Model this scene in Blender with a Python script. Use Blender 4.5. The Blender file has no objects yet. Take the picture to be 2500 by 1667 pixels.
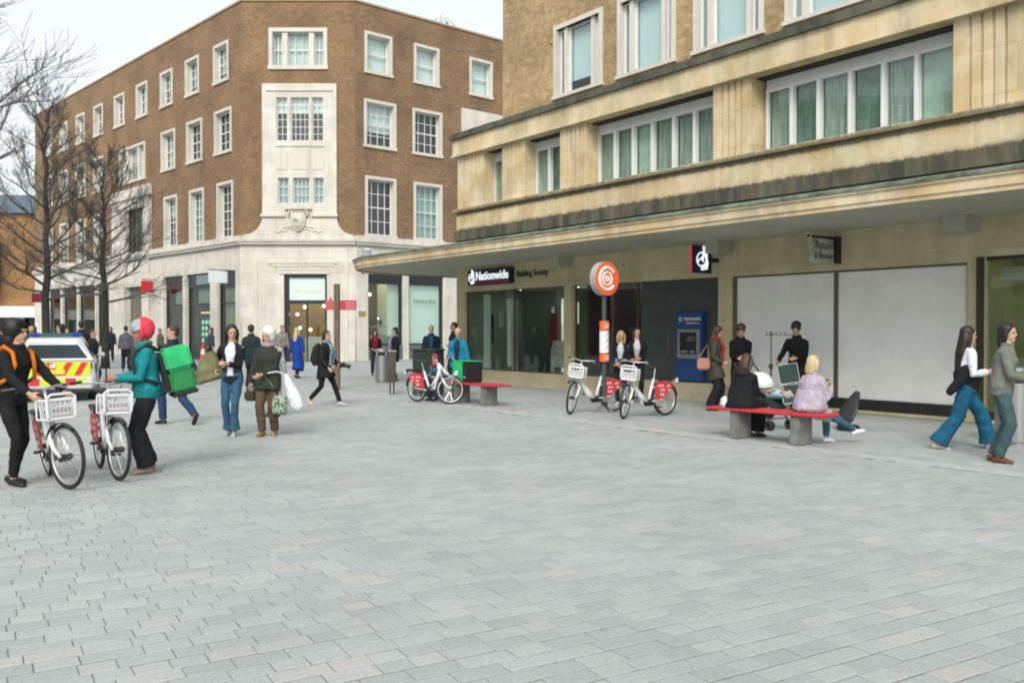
import bpy, bmesh, math, random
from math import sin, cos, pi, radians, atan2, hypot, sqrt
from mathutils import Vector, Matrix
random.seed(7)
SC = bpy.context.scene
COL = SC.collection

# ---------------------------------------------------------------- camera, world, sun, exposure
cd = bpy.data.cameras.new('camera'); cam = bpy.data.objects.new('camera', cd); COL.objects.link(cam)
cd.sensor_width = 36.0; cd.sensor_fit = 'HORIZONTAL'; cd.lens = 36.0*2200/2500
cam.location = (0, 0, 1.6); cam.rotation_euler = (radians(90-0.716), 0, 0)
cd.clip_end = 1000; cd.clip_start = 0.05
SC.camera = cam
SUN_EL, SUN_AZ = 40, 188          # azimuth measured from +Y clockwise
wd = bpy.data.worlds.new('World'); SC.world = wd; wd.use_nodes = True
nt = wd.node_tree; nt.nodes.clear()
out = nt.nodes.new('ShaderNodeOutputWorld'); bg = nt.nodes.new('ShaderNodeBackground')
sky = nt.nodes.new('ShaderNodeTexSky'); sky.sky_type = 'NISHITA'; sky.sun_disc = False
sky.sun_elevation = radians(SUN_EL); sky.sun_rotation = radians(SUN_AZ)
sky.air_density = 1.0; sky.dust_density = 4.0; sky.ozone_density = 1.0
hs = nt.nodes.new('ShaderNodeHueSaturation'); hs.inputs['Saturation'].default_value = 0.22
mx = nt.nodes.new('ShaderNodeMix'); mx.data_type = 'RGBA'; mx.inputs['Factor'].default_value = 0.62
mx.inputs['B'].default_value = (6.15, 6.7, 6.95, 1)
nt.links.new(sky.outputs['Color'], hs.inputs['Color']); nt.links.new(hs.outputs['Color'], mx.inputs['A'])
nt.links.new(mx.outputs['Result'], bg.inputs['Color']); bg.inputs['Strength'].default_value = 0.12
nt.links.new(bg.outputs['Background'], out.inputs['Surface'])
sl = bpy.data.lights.new('sun', 'SUN'); so = bpy.data.objects.new('sun', sl); COL.objects.link(so)
sl.energy = 1.5; sl.angle = radians(24); sl.color = (1.0, 0.95, 0.86)
_d = Vector((sin(radians(SUN_AZ))*cos(radians(SUN_EL)), cos(radians(SUN_AZ))*cos(radians(SUN_EL)), sin(radians(SUN_EL))))
so.rotation_euler = (-_d).to_track_quat('-Z', 'Y').to_euler()
so.location = (0, -20, 30)
SC.view_settings.view_transform = 'Standard'; SC.view_settings.look = 'None'
SC.view_settings.exposure = 0.6; SC.view_settings.gamma = 1.0; SC.view_settings.use_curve_mapping = False
SC.render.engine = 'CYCLES'
try: SC.cycles.pixel_filter_type = 'BLACKMAN_HARRIS'; SC.cycles.filter_width = 2.0
except Exception: pass

# ---------------------------------------------------------------- materials
MT = {}
def mat(name, col=(.5, .5, .5), rough=.8, metal=0., var=.0, vscale=3., bump=0., bscale=40., spec=.5, emit=None, est=1., detail=5, col2=None, aniso=None, sheen=0.):
    if name in MT: return MT[name]
    m = bpy.data.materials.new(name); m.use_nodes = True; n = m.node_tree; b = n.nodes['Principled BSDF']
    b.inputs['Base Color'].default_value = (*col, 1); b.inputs['Roughness'].default_value = rough
    b.inputs['Metallic'].default_value = metal; b.inputs['Specular IOR Level'].default_value = spec
    if sheen: b.inputs['Sheen Weight'].default_value = sheen
    if emit: b.inputs['Emission Color'].default_value = (*emit, 1); b.inputs['Emission Strength'].default_value = est
    tc = n.nodes.new('ShaderNodeTexCoord')
    vec = tc.outputs['Object']
    if aniso:
        mp = n.nodes.new('ShaderNodeMapping'); mp.inputs['Scale'].default_value = aniso
        n.links.new(vec, mp.inputs['Vector']); vec = mp.outputs['Vector']
    if var:
        t = n.nodes.new('ShaderNodeTexNoise'); t.inputs['Scale'].default_value = vscale; t.inputs['Detail'].default_value = detail
        t.inputs['Roughness'].default_value = .65
        n.links.new(vec, t.inputs['Vector'])
        r = n.nodes.new('ShaderNodeValToRGB'); n.links.new(t.outputs['Fac'], r.inputs['Fac'])
        c2 = col2 or tuple(c*(1-var) for c in col)
        r.color_ramp.elements[0].position = .36; r.color_ramp.elements[1].position = .64
        r.color_ramp.elements[0].color = (*c2, 1); r.color_ramp.elements[1].color = (*[min(1, c*(1+var*.4)) for c in col], 1)
        n.links.new(r.outputs['Color'], b.inputs['Base Color'])
    if bump:
        t2 = n.nodes.new('ShaderNodeTexNoise'); t2.inputs['Scale'].default_value = bscale; t2.inputs['Detail'].default_value = 4
        n.links.new(vec, t2.inputs['Vector'])
        bp = n.nodes.new('ShaderNodeBump'); bp.inputs['Strength'].default_value = .6; bp.inputs['Distance'].default_value = bump
        n.links.new(t2.outputs['Fac'], bp.inputs['Height']); n.links.new(bp.outputs['Normal'], b.inputs['Normal'])
    MT[name] = m; return m

def N(m, t, **kw):
    nd = m.node_tree.nodes.new(t)
    for k, v in kw.items():
        if k in nd.inputs: nd.inputs[k].default_value = v
        else: setattr(nd, k, v)
    return nd
def L(m, a, b): m.node_tree.links.new(a, b)

def brick_mat(name, c1, c2, mortar, stain=.35):
    m = mat(name, c1, .9); b = m.node_tree.nodes['Principled BSDF']
    tc = N(m, 'ShaderNodeTexCoord'); sp = N(m, 'ShaderNodeSeparateXYZ'); cb = N(m, 'ShaderNodeCombineXYZ')
    L(m, tc.outputs['Object'], sp.inputs[0]); L(m, sp.outputs['X'], cb.inputs['X']); L(m, sp.outputs['Z'], cb.inputs['Y'])
    br = N(m, 'ShaderNodeTexBrick', Scale=1.0, **{'Mortar Size': .006, 'Brick Width': .225, 'Row Height': .075, 'Bias': -.1, 'Mortar Smooth': .3})
    br.offset = .5
    br.inputs['Color1'].default_value = (*c1, 1); br.inputs['Color2'].default_value = (*c2, 1); br.inputs['Mortar'].default_value = (*mortar, 1)
    L(m, cb.outputs[0], br.inputs['Vector'])
    no = N(m, 'ShaderNodeTexNoise', Scale=.55, Detail=6.); L(m, tc.outputs['Object'], no.inputs['Vector'])
    n2 = N(m, 'ShaderNodeTexNoise', Scale=6., Detail=4.); L(m, tc.outputs['Object'], n2.inputs['Vector'])
    r = N(m, 'ShaderNodeMapRange'); r.inputs['From Min'].default_value = .35; r.inputs['From Max'].default_value = .65
    r.inputs['To Min'].default_value = 1-stain; r.inputs['To Max'].default_value = 1.08; L(m, no.outputs['Fac'], r.inputs['Value'])
    r2 = N(m, 'ShaderNodeMapRange'); r2.inputs['From Min'].default_value = .3; r2.inputs['From Max'].default_value = .7
    r2.inputs['To Min'].default_value = .8; r2.inputs['To Max'].default_value = 1.15; L(m, n2.outputs['Fac'], r2.inputs['Value'])
    mu = N(m, 'ShaderNodeMath', operation='MULTIPLY'); L(m, r.outputs[0], mu.inputs[0]); L(m, r2.outputs[0], mu.inputs[1])
    mm = N(m, 'ShaderNodeVectorMath', operation='SCALE'); L(m, br.outputs['Color'], mm.inputs[0]); L(m, mu.outputs[0], mm.inputs['Scale'])
    L(m, mm.outputs[0], b.inputs['Base Color'])
    bp = N(m, 'ShaderNodeBump', Strength=.5, Distance=.012); bp.invert = True
    L(m, br.outputs['Fac'], bp.inputs['Height']); L(m, bp.outputs['Normal'], b.inputs['Normal'])
    return m

def stone_mat(name, col, dirt, amount=.4, streak=True, block=None, bands=(), warm=None):
    """weathered ashlar; bands = (z0, z1, strength) zones where water runs and soot has settled"""
    m = mat(name, col, .88); b = m.node_tree.nodes['Principled BSDF']
    tc = N(m, 'ShaderNodeTexCoord')
    mp = N(m, 'ShaderNodeMapping'); mp.inputs['Scale'].default_value = (2.2, 2.2, .45)
    L(m, tc.outputs['Object'], mp.inputs['Vector'])
    n1 = N(m, 'ShaderNodeTexNoise', Scale=1.3, Detail=8., Roughness=.7); L(m, mp.outputs[0], n1.inputs['Vector'])
    n2 = N(m, 'ShaderNodeTexNoise', Scale=.8, Detail=7., Roughness=.65); L(m, tc.outputs['Object'], n2.inputs['Vector'])
    a = N(m, 'ShaderNodeMath', operation='MULTIPLY'); L(m, n1.outputs['Fac'], a.inputs[0]); L(m, n2.outputs['Fac'], a.inputs[1])
    r = N(m, 'ShaderNodeMapRange'); r.inputs['From Min'].default_value = .2; r.inputs['From Max'].default_value = .36
    r.inputs['To Min'].default_value = 0; r.inputs['To Max'].default_value = amount; L(m, a.outputs[0], r.inputs['Value'])
    fac = r.outputs[0]
    sp = N(m, 'ShaderNodeSeparateXYZ'); L(m, tc.outputs['Object'], sp.inputs[0])
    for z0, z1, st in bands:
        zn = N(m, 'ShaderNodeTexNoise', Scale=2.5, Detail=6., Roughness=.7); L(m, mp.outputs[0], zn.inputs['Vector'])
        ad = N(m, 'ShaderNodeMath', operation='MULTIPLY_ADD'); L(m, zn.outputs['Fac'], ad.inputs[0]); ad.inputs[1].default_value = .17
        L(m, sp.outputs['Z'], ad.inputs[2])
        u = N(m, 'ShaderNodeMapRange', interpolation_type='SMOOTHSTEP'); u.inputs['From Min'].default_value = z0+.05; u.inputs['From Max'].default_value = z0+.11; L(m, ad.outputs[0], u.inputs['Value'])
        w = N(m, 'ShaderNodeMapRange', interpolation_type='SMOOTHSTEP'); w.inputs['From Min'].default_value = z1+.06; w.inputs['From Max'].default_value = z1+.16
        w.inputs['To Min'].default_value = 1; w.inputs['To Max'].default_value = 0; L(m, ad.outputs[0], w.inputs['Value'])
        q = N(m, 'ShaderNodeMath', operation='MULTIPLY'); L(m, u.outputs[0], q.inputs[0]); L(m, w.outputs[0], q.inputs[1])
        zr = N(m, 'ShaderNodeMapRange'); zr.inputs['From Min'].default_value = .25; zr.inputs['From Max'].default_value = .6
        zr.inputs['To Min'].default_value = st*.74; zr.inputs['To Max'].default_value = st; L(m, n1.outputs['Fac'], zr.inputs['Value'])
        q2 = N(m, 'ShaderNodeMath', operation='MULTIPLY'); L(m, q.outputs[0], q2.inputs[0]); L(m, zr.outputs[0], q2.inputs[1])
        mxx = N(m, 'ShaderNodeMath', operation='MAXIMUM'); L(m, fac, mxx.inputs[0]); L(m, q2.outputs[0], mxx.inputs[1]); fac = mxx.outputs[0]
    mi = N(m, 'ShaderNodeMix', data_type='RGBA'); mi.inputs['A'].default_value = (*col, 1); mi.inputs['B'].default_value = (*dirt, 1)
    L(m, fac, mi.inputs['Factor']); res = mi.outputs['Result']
    if warm:
        n4 = N(m, 'ShaderNodeTexNoise', Scale=1.1, Detail=5., Roughness=.6); L(m, tc.outputs['Object'], n4.inputs['Vector'])
        cr = N(m, 'ShaderNodeValToRGB'); L(m, n4.outputs['Fac'], cr.inputs['Fac']); cr.color_ramp.elements[0].position = .38; cr.color_ramp.elements[1].position = .62
        cr.color_ramp.elements[0].color = (*warm, 1); cr.color_ramp.elements[1].color = (*col, 1); L(m, cr.outputs['Color'], mi.inputs['A'])
    n3 = N(m, 'ShaderNodeTexNoise', Scale=22., Detail=3.); L(m, tc.outputs['Object'], n3.inputs['Vector'])
    bp = N(m, 'ShaderNodeBump', Strength=.5, Distance=.006); L(m, n3.outputs['Fac'], bp.inputs['Height']); nrm = bp.outputs['Normal']
    if block:
        cb = N(m, 'ShaderNodeCombineXYZ'); L(m, sp.outputs['X'], cb.inputs['X']); L(m, sp.outputs['Z'], cb.inputs['Y'])
        br = N(m, 'ShaderNodeTexBrick', Scale=1.0, **{'Mortar Size': .006, 'Brick Width': block[0], 'Row Height': block[1], 'Mortar Smooth': .2})
        L(m, cb.outputs[0], br.inputs['Vector'])
        br.inputs['Color1'].default_value = (.9, .9, .9, 1); br.inputs['Color2'].default_value = (1.04, 1.04, 1.04, 1); br.inputs['Mortar'].default_value = (.76, .76, .76, 1)
        mu = N(m, 'ShaderNodeMix', data_type='RGBA', blend_type='MULTIPLY'); mu.inputs['Factor'].default_value = 1
        L(m, res, mu.inputs['A']); L(m, br.outputs['Color'], mu.inputs['B']); res = mu.outputs['Result']
        b2 = N(m, 'ShaderNodeBump', Strength=.4, Distance=.01); b2.invert = True
        L(m, br.outputs['Fac'], b2.inputs['Height']); L(m, nrm, b2.inputs['Normal']); nrm = b2.outputs['Normal']
    L(m, res, b.inputs['Base Color']); L(m, nrm, b.inputs['Normal'])
    return m

def glass_mat(name, tint=(.75, .85, .82), ior=1.6, wob=.004, rough=0.0):
    if name in MT: return MT[name]
    m = bpy.data.materials.new(name); m.use_nodes = True; n = m.node_tree; n.nodes.clear()
    o = N(m, 'ShaderNodeOutputMaterial'); t = N(m, 'ShaderNodeBsdfTransparent', Color=(*tint, 1)); g = N(m, 'ShaderNodeBsdfGlossy', Roughness=rough)
    r0 = ((ior-1)/(ior+1))**2*1.9; lw = N(m, 'ShaderNodeLayerWeight', Blend=.5); pw = N(m, 'ShaderNodeMath', operation='POWER'); pw.inputs[1].default_value = 5.; f = N(m, 'ShaderNodeMath', operation='MULTIPLY_ADD'); x = N(m, 'ShaderNodeMixShader')
    L(m, lw.outputs['Facing'], pw.inputs[0]); L(m, pw.outputs[0], f.inputs[0]); f.inputs[1].default_value = 1-r0; f.inputs[2].default_value = r0
    tc = N(m, 'ShaderNodeTexCoord'); no = N(m, 'ShaderNodeTexNoise', Scale=1.1, Detail=1.); L(m, tc.outputs['Object'], no.inputs['Vector'])
    bp = N(m, 'ShaderNodeBump', Strength=.4, Distance=wob*4); L(m, no.outputs['Fac'], bp.inputs['Height']); L(m, bp.outputs['Normal'], g.inputs['Normal'])
    L(m, f.outputs[0], x.inputs[0]); L(m, t.outputs[0], x.inputs[1]); L(m, g.outputs[0], x.inputs[2]); L(m, x.outputs[0], o.inputs['Surface'])
    MT[name] = m; return m

BRICK_RED = brick_mat('brown_red_brick', (.295, .178, .09), (.215, .125, .064), (.26, .195, .14), .25)
BRICK_YEL = brick_mat('buff_brick', (.52, .37, .19), (.39, .255, .12), (.45, .37, .25), .3)
BRICK_ORG = brick_mat('orange_brick', (.40, .21, .075), (.33, .16, .06), (.3, .22, .14), .25)
PORT = stone_mat('pale_limestone', (.69, .65, .58), (.30, .29, .26), .34, block=(1.15, .56), bands=((5.78, 6.05, .45), (7.28, 7.4, .55)))
PORT2 = stone_mat('limestone_trim', (.66, .62, .55), (.36, .34, .3), .3)
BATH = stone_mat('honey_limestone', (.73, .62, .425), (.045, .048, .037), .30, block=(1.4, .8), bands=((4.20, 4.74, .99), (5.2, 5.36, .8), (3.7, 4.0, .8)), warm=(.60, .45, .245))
BATH2 = stone_mat('honey_limestone_low', (.66, .585, .40), (.30, .26, .16), .35, block=(1.2, .6), warm=(.57, .48, .28))
BATH3 = stone_mat('honey_limestone_fascia', (.74, .63, .44), (.13, .125, .09), .38, block=(1.5, 2.), bands=(), warm=(.64, .48, .27))
MOSS = stone_mat('sooty_coping', (.12, .115, .085), (.03, .032, .026), .9)
COPPER = mat('verdigris_copper', (.17, .215, .165), .7, var=.5, vscale=4, col2=(.07, .085, .065))
SOFFIT = mat('painted_soffit', (.46, .46, .37), .75, var=.12, vscale=1.5)
WHITE = mat('white_paint', (.74, .75, .75), .45, var=.08, vscale=5)
GLASS = glass_mat('window_glass', (.84, .93, .90), 1.6, .0012)
GLASS_SHOP = glass_mat('shop_glass', (.72, .8, .76), 1.55, .002)
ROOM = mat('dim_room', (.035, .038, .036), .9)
BLACK = mat('black_metal', (.02, .022, .024), .4)
DKGREY = mat('dark_grey_panel', (.055, .07, .07), .4, var=.15)
STEEL = mat('brushed_steel', (.42, .43, .43), .38, .85, var=.15, vscale=8, aniso=(6, 6, .4))
CHROME = mat('chrome', (.6, .6, .6), .2, 1.)
RUBBER = mat('tyre_rubber', (.02, .02, .022), .7)
BIKEW = mat('white_bike_paint', (.70, .71, .72), .35, var=.18, vscale=7)
RED = mat('red_seat_paint', (.62, .05, .06), .5, var=.35, vscale=9)
SIGNRED = mat('dark_red_sign', (.42, .03, .06), .5)
ORANGE = mat('orange_sign', (.85, .13, .03), .45)
NAVY = mat('navy_sign', (.008, .018, .055), .3)
BLUE = mat('blue_panel', (.012, .06, .2), .4)
CONC = mat('grey_concrete', (.2, .2, .19), .85, var=.3, vscale=6, bump=.004)
LITW = mat('lit_white_acrylic', (.9, .92, .92), .4, emit=(.85, .95, 1.), est=.55)
WOOD = mat('weathered_wood', (.16, .115, .07), .8, var=.35, vscale=4, aniso=(8, 8, .6))
SKIN = mat('skin', (.52, .30, .21), .55, var=.1, vscale=20)
SKIN2 = mat('tan_skin', (.36, .19, .12), .55, var=.1, vscale=20)

# ---------------------------------------------------------------- mesh helpers
class MB:
    def __init__(s): s.v = []; s.f = []; s.mi = []; s.cur = 0
    def add(s, vs, fs):
        o = len(s.v); s.v += [tuple(v) for v in vs]; s.f += [tuple(i+o for i in f) for f in fs]; s.mi += [s.cur]*len(fs)
        return s
    def box(s, x0, x1, y0, y1, z0, z1, M=None):
        vs = [Vector((x, y, z)) for z in (z0, z1) for y in (y0, y1) for x in (x0, x1)]
        if M is not None: vs = [M @ v for v in vs]
        return s.add(vs, [(0, 2, 3, 1), (4, 5, 7, 6), (0, 1, 5, 4), (2, 6, 7, 3), (0, 4, 6, 2), (1, 3, 7, 5)])
    def cbox(s, x0, x1, y0, y1, z0, z1, c=.02, M=None):
        """box with bevelled edges"""
        bm = bmesh.new(); bmesh.ops.create_cube(bm, size=1)
        for v in bm.verts: v.co = Vector(((x0+x1)/2+v.co.x*(x1-x0), (y0+y1)/2+v.co.y*(y1-y0), (z0+z1)/2+v.co.z*(z1-z0)))
        bmesh.ops.bevel(bm, geom=bm.edges[:], offset=c, segments=2, affect='EDGES')
        if M is not None: bm.transform(M)
        bm.verts.index_update(); s.add([v.co.copy() for v in bm.verts], [[v.index for v in f.verts] for f in bm.faces]); bm.free(); return s
    def quad(s, a, b, c, d): return s.add([a, b, c, d], [(0, 1, 2, 3)])
    def rings(s, rs, cap=True):
        n = len(rs[0]); o = []
        for r in rs: o += r
        fs = []
        for i in range(len(rs)-1):
            for j in range(n):
                k = (j+1) % n; fs.append((i*n+j, i*n+k, (i+1)*n+k, (i+1)*n+j))
        if cap: fs.append(tuple(reversed(range(n)))); fs.append(tuple((len(rs)-1)*n+j for j in range(n)))
        return s.add(o, fs)
    def tube(s, pts, r, seg=8, cap=True):
        pts = [Vector(p) for p in pts]
        if not isinstance(r, (list, tuple)): r = [r]*len(pts)
        rs = []; prev = None
        for i, p in enumerate(pts):
            t = (pts[min(i+1, len(pts)-1)]-pts[max(i-1, 0)])
            if t.length < 1e-9: t = Vector((0, 0, 1))
            t.normalize()
            if prev is None: prev = Vector((0, 0, 1)) if abs(t.z) < .9 else Vector((1, 0, 0))
            a = (prev - t*prev.dot(t))
            if a.length < 1e-6: a = t.orthogonal()
            a.normalize(); b = t.cross(a); prev = a
            rs.append([p+(a*cos(2*pi*k/seg)+b*sin(2*pi*k/seg))*r[i] for k in range(seg)])
        return s.rings(rs, cap)
    def cyl(s, x, y, z0, z1, r, seg=20, r2=None): return s.tube([(x, y, z0), (x, y, z1)], [r, r if r2 is None else r2], seg)
    def lathe(s, prof, c=(0, 0, 0), seg=24):
        rs = [[Vector((c[0]+r*cos(2*pi*k/seg), c[1]+r*sin(2*pi*k/seg), c[2]+z)) for k in range(seg)] for r, z in prof]
        return s.rings(rs, True)
    def torus(s, c, ax, R, r, n=36, m=8, a0=0, a1=2*pi):
        c = Vector(c); ax = Vector(ax).normalized(); u = ax.orthogonal().normalized(); w = ax.cross(u)
        full = abs(a1-a0-2*pi) < 1e-6; cnt = n if full else n+1; rs = []
        for i in range(cnt):
            a = a0+(a1-a0)*i/n; d = u*cos(a)+w*sin(a)
            rs.append([c+d*(R+r*cos(2*pi*k/m))+ax*(r*sin(2*pi*k/m)) for k in range(m)])
        if full: rs.append(rs[0])
        return s.rings(rs, not full)
    def prism(s, poly, z0, z1, M=None):
        n = len(poly); vs = [Vector((x, y, z0)) for x, y in poly]+[Vector((x, y, z1)) for x, y in poly]
        if M is not None: vs = [M @ v for v in vs]
        return s.add(vs, [tuple(reversed(range(n))), tuple(range(n, 2*n))]+[(i, (i+1) % n, n+(i+1) % n, n+i) for i in range(n)])
    def ell(s, c, rx, ry, rz, M=None, n=12, m=8):
        c = Vector(c); rs = []
        for i in range(1, m):
            t = pi*i/m; rs.append([Vector((rx*sin(t)*cos(2*pi*k/n), ry*sin(t)*sin(2*pi*k/n), -rz*cos(t))) for k in range(n)])
        rs = [[(c+(M @ v if M is not None else v)) for v in r] for r in rs]
        return s.rings(rs, True)
    def mesh(s, name):
        me = bpy.data.meshes.new(name); me.from_pydata([tuple(v) for v in s.v], [], s.f); return me
    def build(s, name, m, parent=None, loc=None, rz=None, smooth=False, fix=True):
        me = s.mesh(name); mats = m if isinstance(m, (list, tuple)) else [m]
        for q in mats: me.materials.append(q)
        if len(mats) > 1:
            for p, i in zip(me.polygons, s.mi): p.material_index = i
        if fix:
            bm = bmesh.new(); bm.from_mesh(me); bmesh.ops.recalc_face_normals(bm, faces=bm.faces); bm.to_mesh(me); bm.free()
        if smooth: me.polygons.foreach_set('use_smooth', [True]*len(me.polygons))
        o = bpy.data.objects.new(name, me); COL.objects.link(o)
        if parent: o.parent = parent
        if loc: o.location = loc
        if rz is not None: o.rotation_euler[2] = rz
        return o
def tag(o, label=None, cat=None, group=None, kind=None):
    if label: o['label'] = label
    if cat: o['category'] = cat
    if group: o['group'] = group
    if kind: o['kind'] = kind
    return o
def empty(name, loc=(0, 0, 0), rz=0, label=None, cat=None, group=None):
    o = bpy.data.objects.new(name, None); COL.objects.link(o); o.location = loc; o.rotation_euler = (0, 0, rz); o.empty_display_size = .2
    return tag(o, label, cat, group)
def use(me_obj, name, parent, loc, rz=0):
    o = me_obj.copy(); o.name = name; COL.objects.link(o); o.parent = parent; o.location = loc; o.rotation_euler = (0, 0, rz); return o
def copy_tree(o, parent=None):
    c = o.copy(); COL.objects.link(c); c.parent = parent
    for ch in [k for k in bpy.data.objects if k.parent == o]: copy_tree(ch, c)
    return c
FONTS = []
def text(s, size, m, parent, loc, rot=(pi/2, 0, 0), ext=.008, sx=1., off=0., name='lettering', align='LEFT', sp=1.):
    c = bpy.data.curves.new(name, 'FONT'); c.body = s; c.size = size; c.extrude = ext; c.align_x = align; c.offset = off; c.space_character = sp
    c.resolution_u = 3
    o = bpy.data.objects.new(name, c); COL.objects.link(o); o.parent = parent; o.location = loc; o.rotation_euler = rot; o.scale = (sx, 1, 1)
    c.materials.append(m); FONTS.append(o); return o
def finish_fonts():
    dg = bpy.context.evaluated_depsgraph_get()
    for o in FONTS:
        me = bpy.data.meshes.new_from_object(o.evaluated_get(dg)); nm = o.name
        n = bpy.data.objects.new('tmp', me); COL.objects.link(n); n.parent = o.parent; n.location = o.location; n.rotation_euler = o.rotation_euler; n.scale = o.scale
        for k in o.keys():
            if k in ('label', 'category', 'group', 'kind'): n[k] = o[k]
        o.name = 'gone'; bpy.data.objects.remove(o); n.name = nm

def wall_holes(mb, x0, x1, z0, z1, holes, y=0., depth=.3):
    xs = sorted({x0, x1, *[min(max(h[i], x0), x1) for h in holes for i in (0, 1)]}); zs = sorted({z0, z1, *[min(max(h[i], z0), z1) for h in holes for i in (2, 3)]})
    def solid(i, j):
        if i < 0 or j < 0 or i >= len(xs)-1 or j >= len(zs)-1: return None
        cx = (xs[i]+xs[i+1])/2; cz = (zs[j]+zs[j+1])/2
        return not any(h[0] < cx < h[1] and h[2] < cz < h[3] for h in holes)
    for i in range(len(xs)-1):
        for j in range(len(zs)-1):
            a, b, c, d = xs[i], xs[i+1], zs[j], zs[j+1]
            if solid(i, j): mb.quad((a, y, c), (b, y, c), (b, y, d), (a, y, d))
            else:
                if solid(i-1, j): mb.quad((a, y, c), (a, y, d), (a, y+depth, d), (a, y+depth, c))
                if solid(i+1, j): mb.quad((b, y, c), (b, y+depth, c), (b, y+depth, d), (b, y, d))
                if solid(i, j-1): mb.quad((a, y, c), (a, y+depth, c), (b, y+depth, c), (b, y, c))
                if solid(i, j+1): mb.quad((a, y, d), (b, y, d), (b, y+depth, d), (a, y+depth, d))

# ================================================================ GROUND
def paving_far_mat():
    m = mat('far_setts', (.36, .38, .37), .8); b = m.node_tree.nodes['Principled BSDF']
    tc = N(m, 'ShaderNodeTexCoord'); mp = N(m, 'ShaderNodeMapping'); mp.inputs['Rotation'].default_value = (0, 0, -UANG)
    L(m, tc.outputs['Object'], mp.inputs['Vector'])
    br = N(m, 'ShaderNodeTexBrick', Scale=1.0, **{'Mortar Size': .006, 'Brick Width': .23, 'Row Height': .142, 'Mortar Smooth': .2})
    br.inputs['Color1'].default_value = (.335, .365, .36, 1); br.inputs['Color2'].default_value = (.375, .40, .395, 1); br.inputs['Mortar'].default_value = (.24, .24, .23, 1)
    L(m, mp.outputs[0], br.inputs['Vector'])
    no = N(m, 'ShaderNodeTexNoise', Scale=.35, Detail=6.); L(m, tc.outputs['Object'], no.inputs['Vector'])
    r = N(m, 'ShaderNodeMapRange'); r.inputs['From Min'].default_value = .3; r.inputs['From Max'].default_value = .7; r.inputs['To Min'].default_value = .85; r.inputs['To Max'].default_value = 1.12
    L(m, no.outputs['Fac'], r.inputs['Value'])
    mm = N(m, 'ShaderNodeVectorMath', operation='SCALE'); L(m, br.outputs['Color'], mm.inputs[0]); L(m, r.outputs[0], mm.inputs['Scale'])
    L(m, mm.outputs[0], b.inputs['Base Color'])
    return m
UDIR = Vector((.86, .51)).normalized(); UANG = atan2(UDIR.y, UDIR.x); VDIR = Vector((-UDIR.y, UDIR.x))
def sett_mat():
    m = mat('granite_setts', (.4, .4, .4), .62); b = m.node_tree.nodes['Principled BSDF']
    oi = N(m, 'ShaderNodeObjectInfo'); ge = N(m, 'ShaderNodeNewGeometry')
    a = N(m, 'ShaderNodeMath', operation='MULTIPLY_ADD'); L(m, ge.outputs['Random Per Island'], a.inputs[0]); a.inputs[1].default_value = 7.31; L(m, oi.outputs['Random'], a.inputs[2])
    f = N(m, 'ShaderNodeMath', operation='FRACT'); L(m, a.outputs[0], f.inputs[0])
    r = N(m, 'ShaderNodeValToRGB'); L(m, f.outputs[0], r.inputs['Fac'])
    cr = r.color_ramp; cr.elements[0].position = 0; cr.elements[0].color = (.325, .352, .348, 1); cr.elements[1].position = 1; cr.elements[1].color = (.415, .405, .38, 1)
    e = cr.elements.new(.5); e.color = (.36, .388, .383, 1); e = cr.elements.new(.86); e.color = (.385, .408, .40, 1); e = cr.elements.new(.968); e.color = (.40, .412, .398, 1)
    tc = N(m, 'ShaderNodeTexCoord'); n1 = N(m, 'ShaderNodeTexNoise', Scale=.45, Detail=7., Roughness=.65); L(m, ge.outputs['Position'], n1.inputs['Vector'])
    n2 = N(m, 'ShaderNodeTexNoise', Scale=45., Detail=4., Roughness=.7); L(m, ge.outputs['Position'], n2.inputs['Vector'])
    r1 = N(m, 'ShaderNodeMapRange'); r1.inputs['From Min'].default_value = .3; r1.inputs['From Max'].default_value = .7; r1.inputs['To Min'].default_value = .86; r1.inputs['To Max'].default_value = 1.12; L(m, n1.outputs['Fac'], r1.inputs['Value'])
    r2 = N(m, 'ShaderNodeMapRange'); r2.inputs['From Min'].default_value = .3; r2.inputs['From Max'].default_value = .7; r2.inputs['To Min'].default_value = .84; r2.inputs['To Max'].default_value = 1.14; L(m, n2.outputs['Fac'], r2.inputs['Value'])
    mu = N(m, 'ShaderNodeMath', operation='MULTIPLY'); L(m, r1.outputs[0], mu.inputs[0]); L(m, r2.outputs[0], mu.inputs[1])
    # scattered dark spots: old chewing gum
    vo = N(m, 'ShaderNodeTexVoronoi', Scale=2.3); L(m, ge.outputs['Position'], vo.inputs['Vector'])
    lt = N(m, 'ShaderNodeMapRange'); lt.inputs['From Min'].default_value = .035; lt.inputs['From Max'].default_value = .06; lt.inputs['To Min'].default_value = .72; L(m, vo.outputs['Distance'], lt.inputs['Value'])
    m3 = N(m, 'ShaderNodeMath', operation='MULTIPLY'); L(m, mu.outputs[0], m3.inputs[0]); L(m, lt.outputs[0], m3.inputs[1])
    mm = N(m, 'ShaderNodeVectorMath', operation='SCALE'); L(m, r.outputs['Color'], mm.inputs[0]); L(m, m3.outputs[0], mm.inputs['Scale'])
    L(m, mm.outputs[0], b.inputs['Base Color'])
    bp = N(m, 'ShaderNodeBump', Strength=.5, Distance=.004); L(m, n2.outputs['Fac'], bp.inputs['Height']); L(m, bp.outputs['Normal'], b.inputs['Normal'])
    return m
SETT = sett_mat()
DA = Vector((.6, -.8)); NA = Vector((-.8, -.6)); OA = Vector((4.22, 20.65))
def a_n(p): return (Vector(p)-OA).dot(NA)
g = MB(); g.quad((-160, -60, -.014), (120, -60, -.014), (120, 260, -.014), (-160, 260, -.014))
ground = tag(g.build('ground', paving_far_mat()), kind='structure')
paving = MB(); JOINT = mat('sand_joint', (.23, .23, .215), .95, var=.3, vscale=30)
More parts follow.
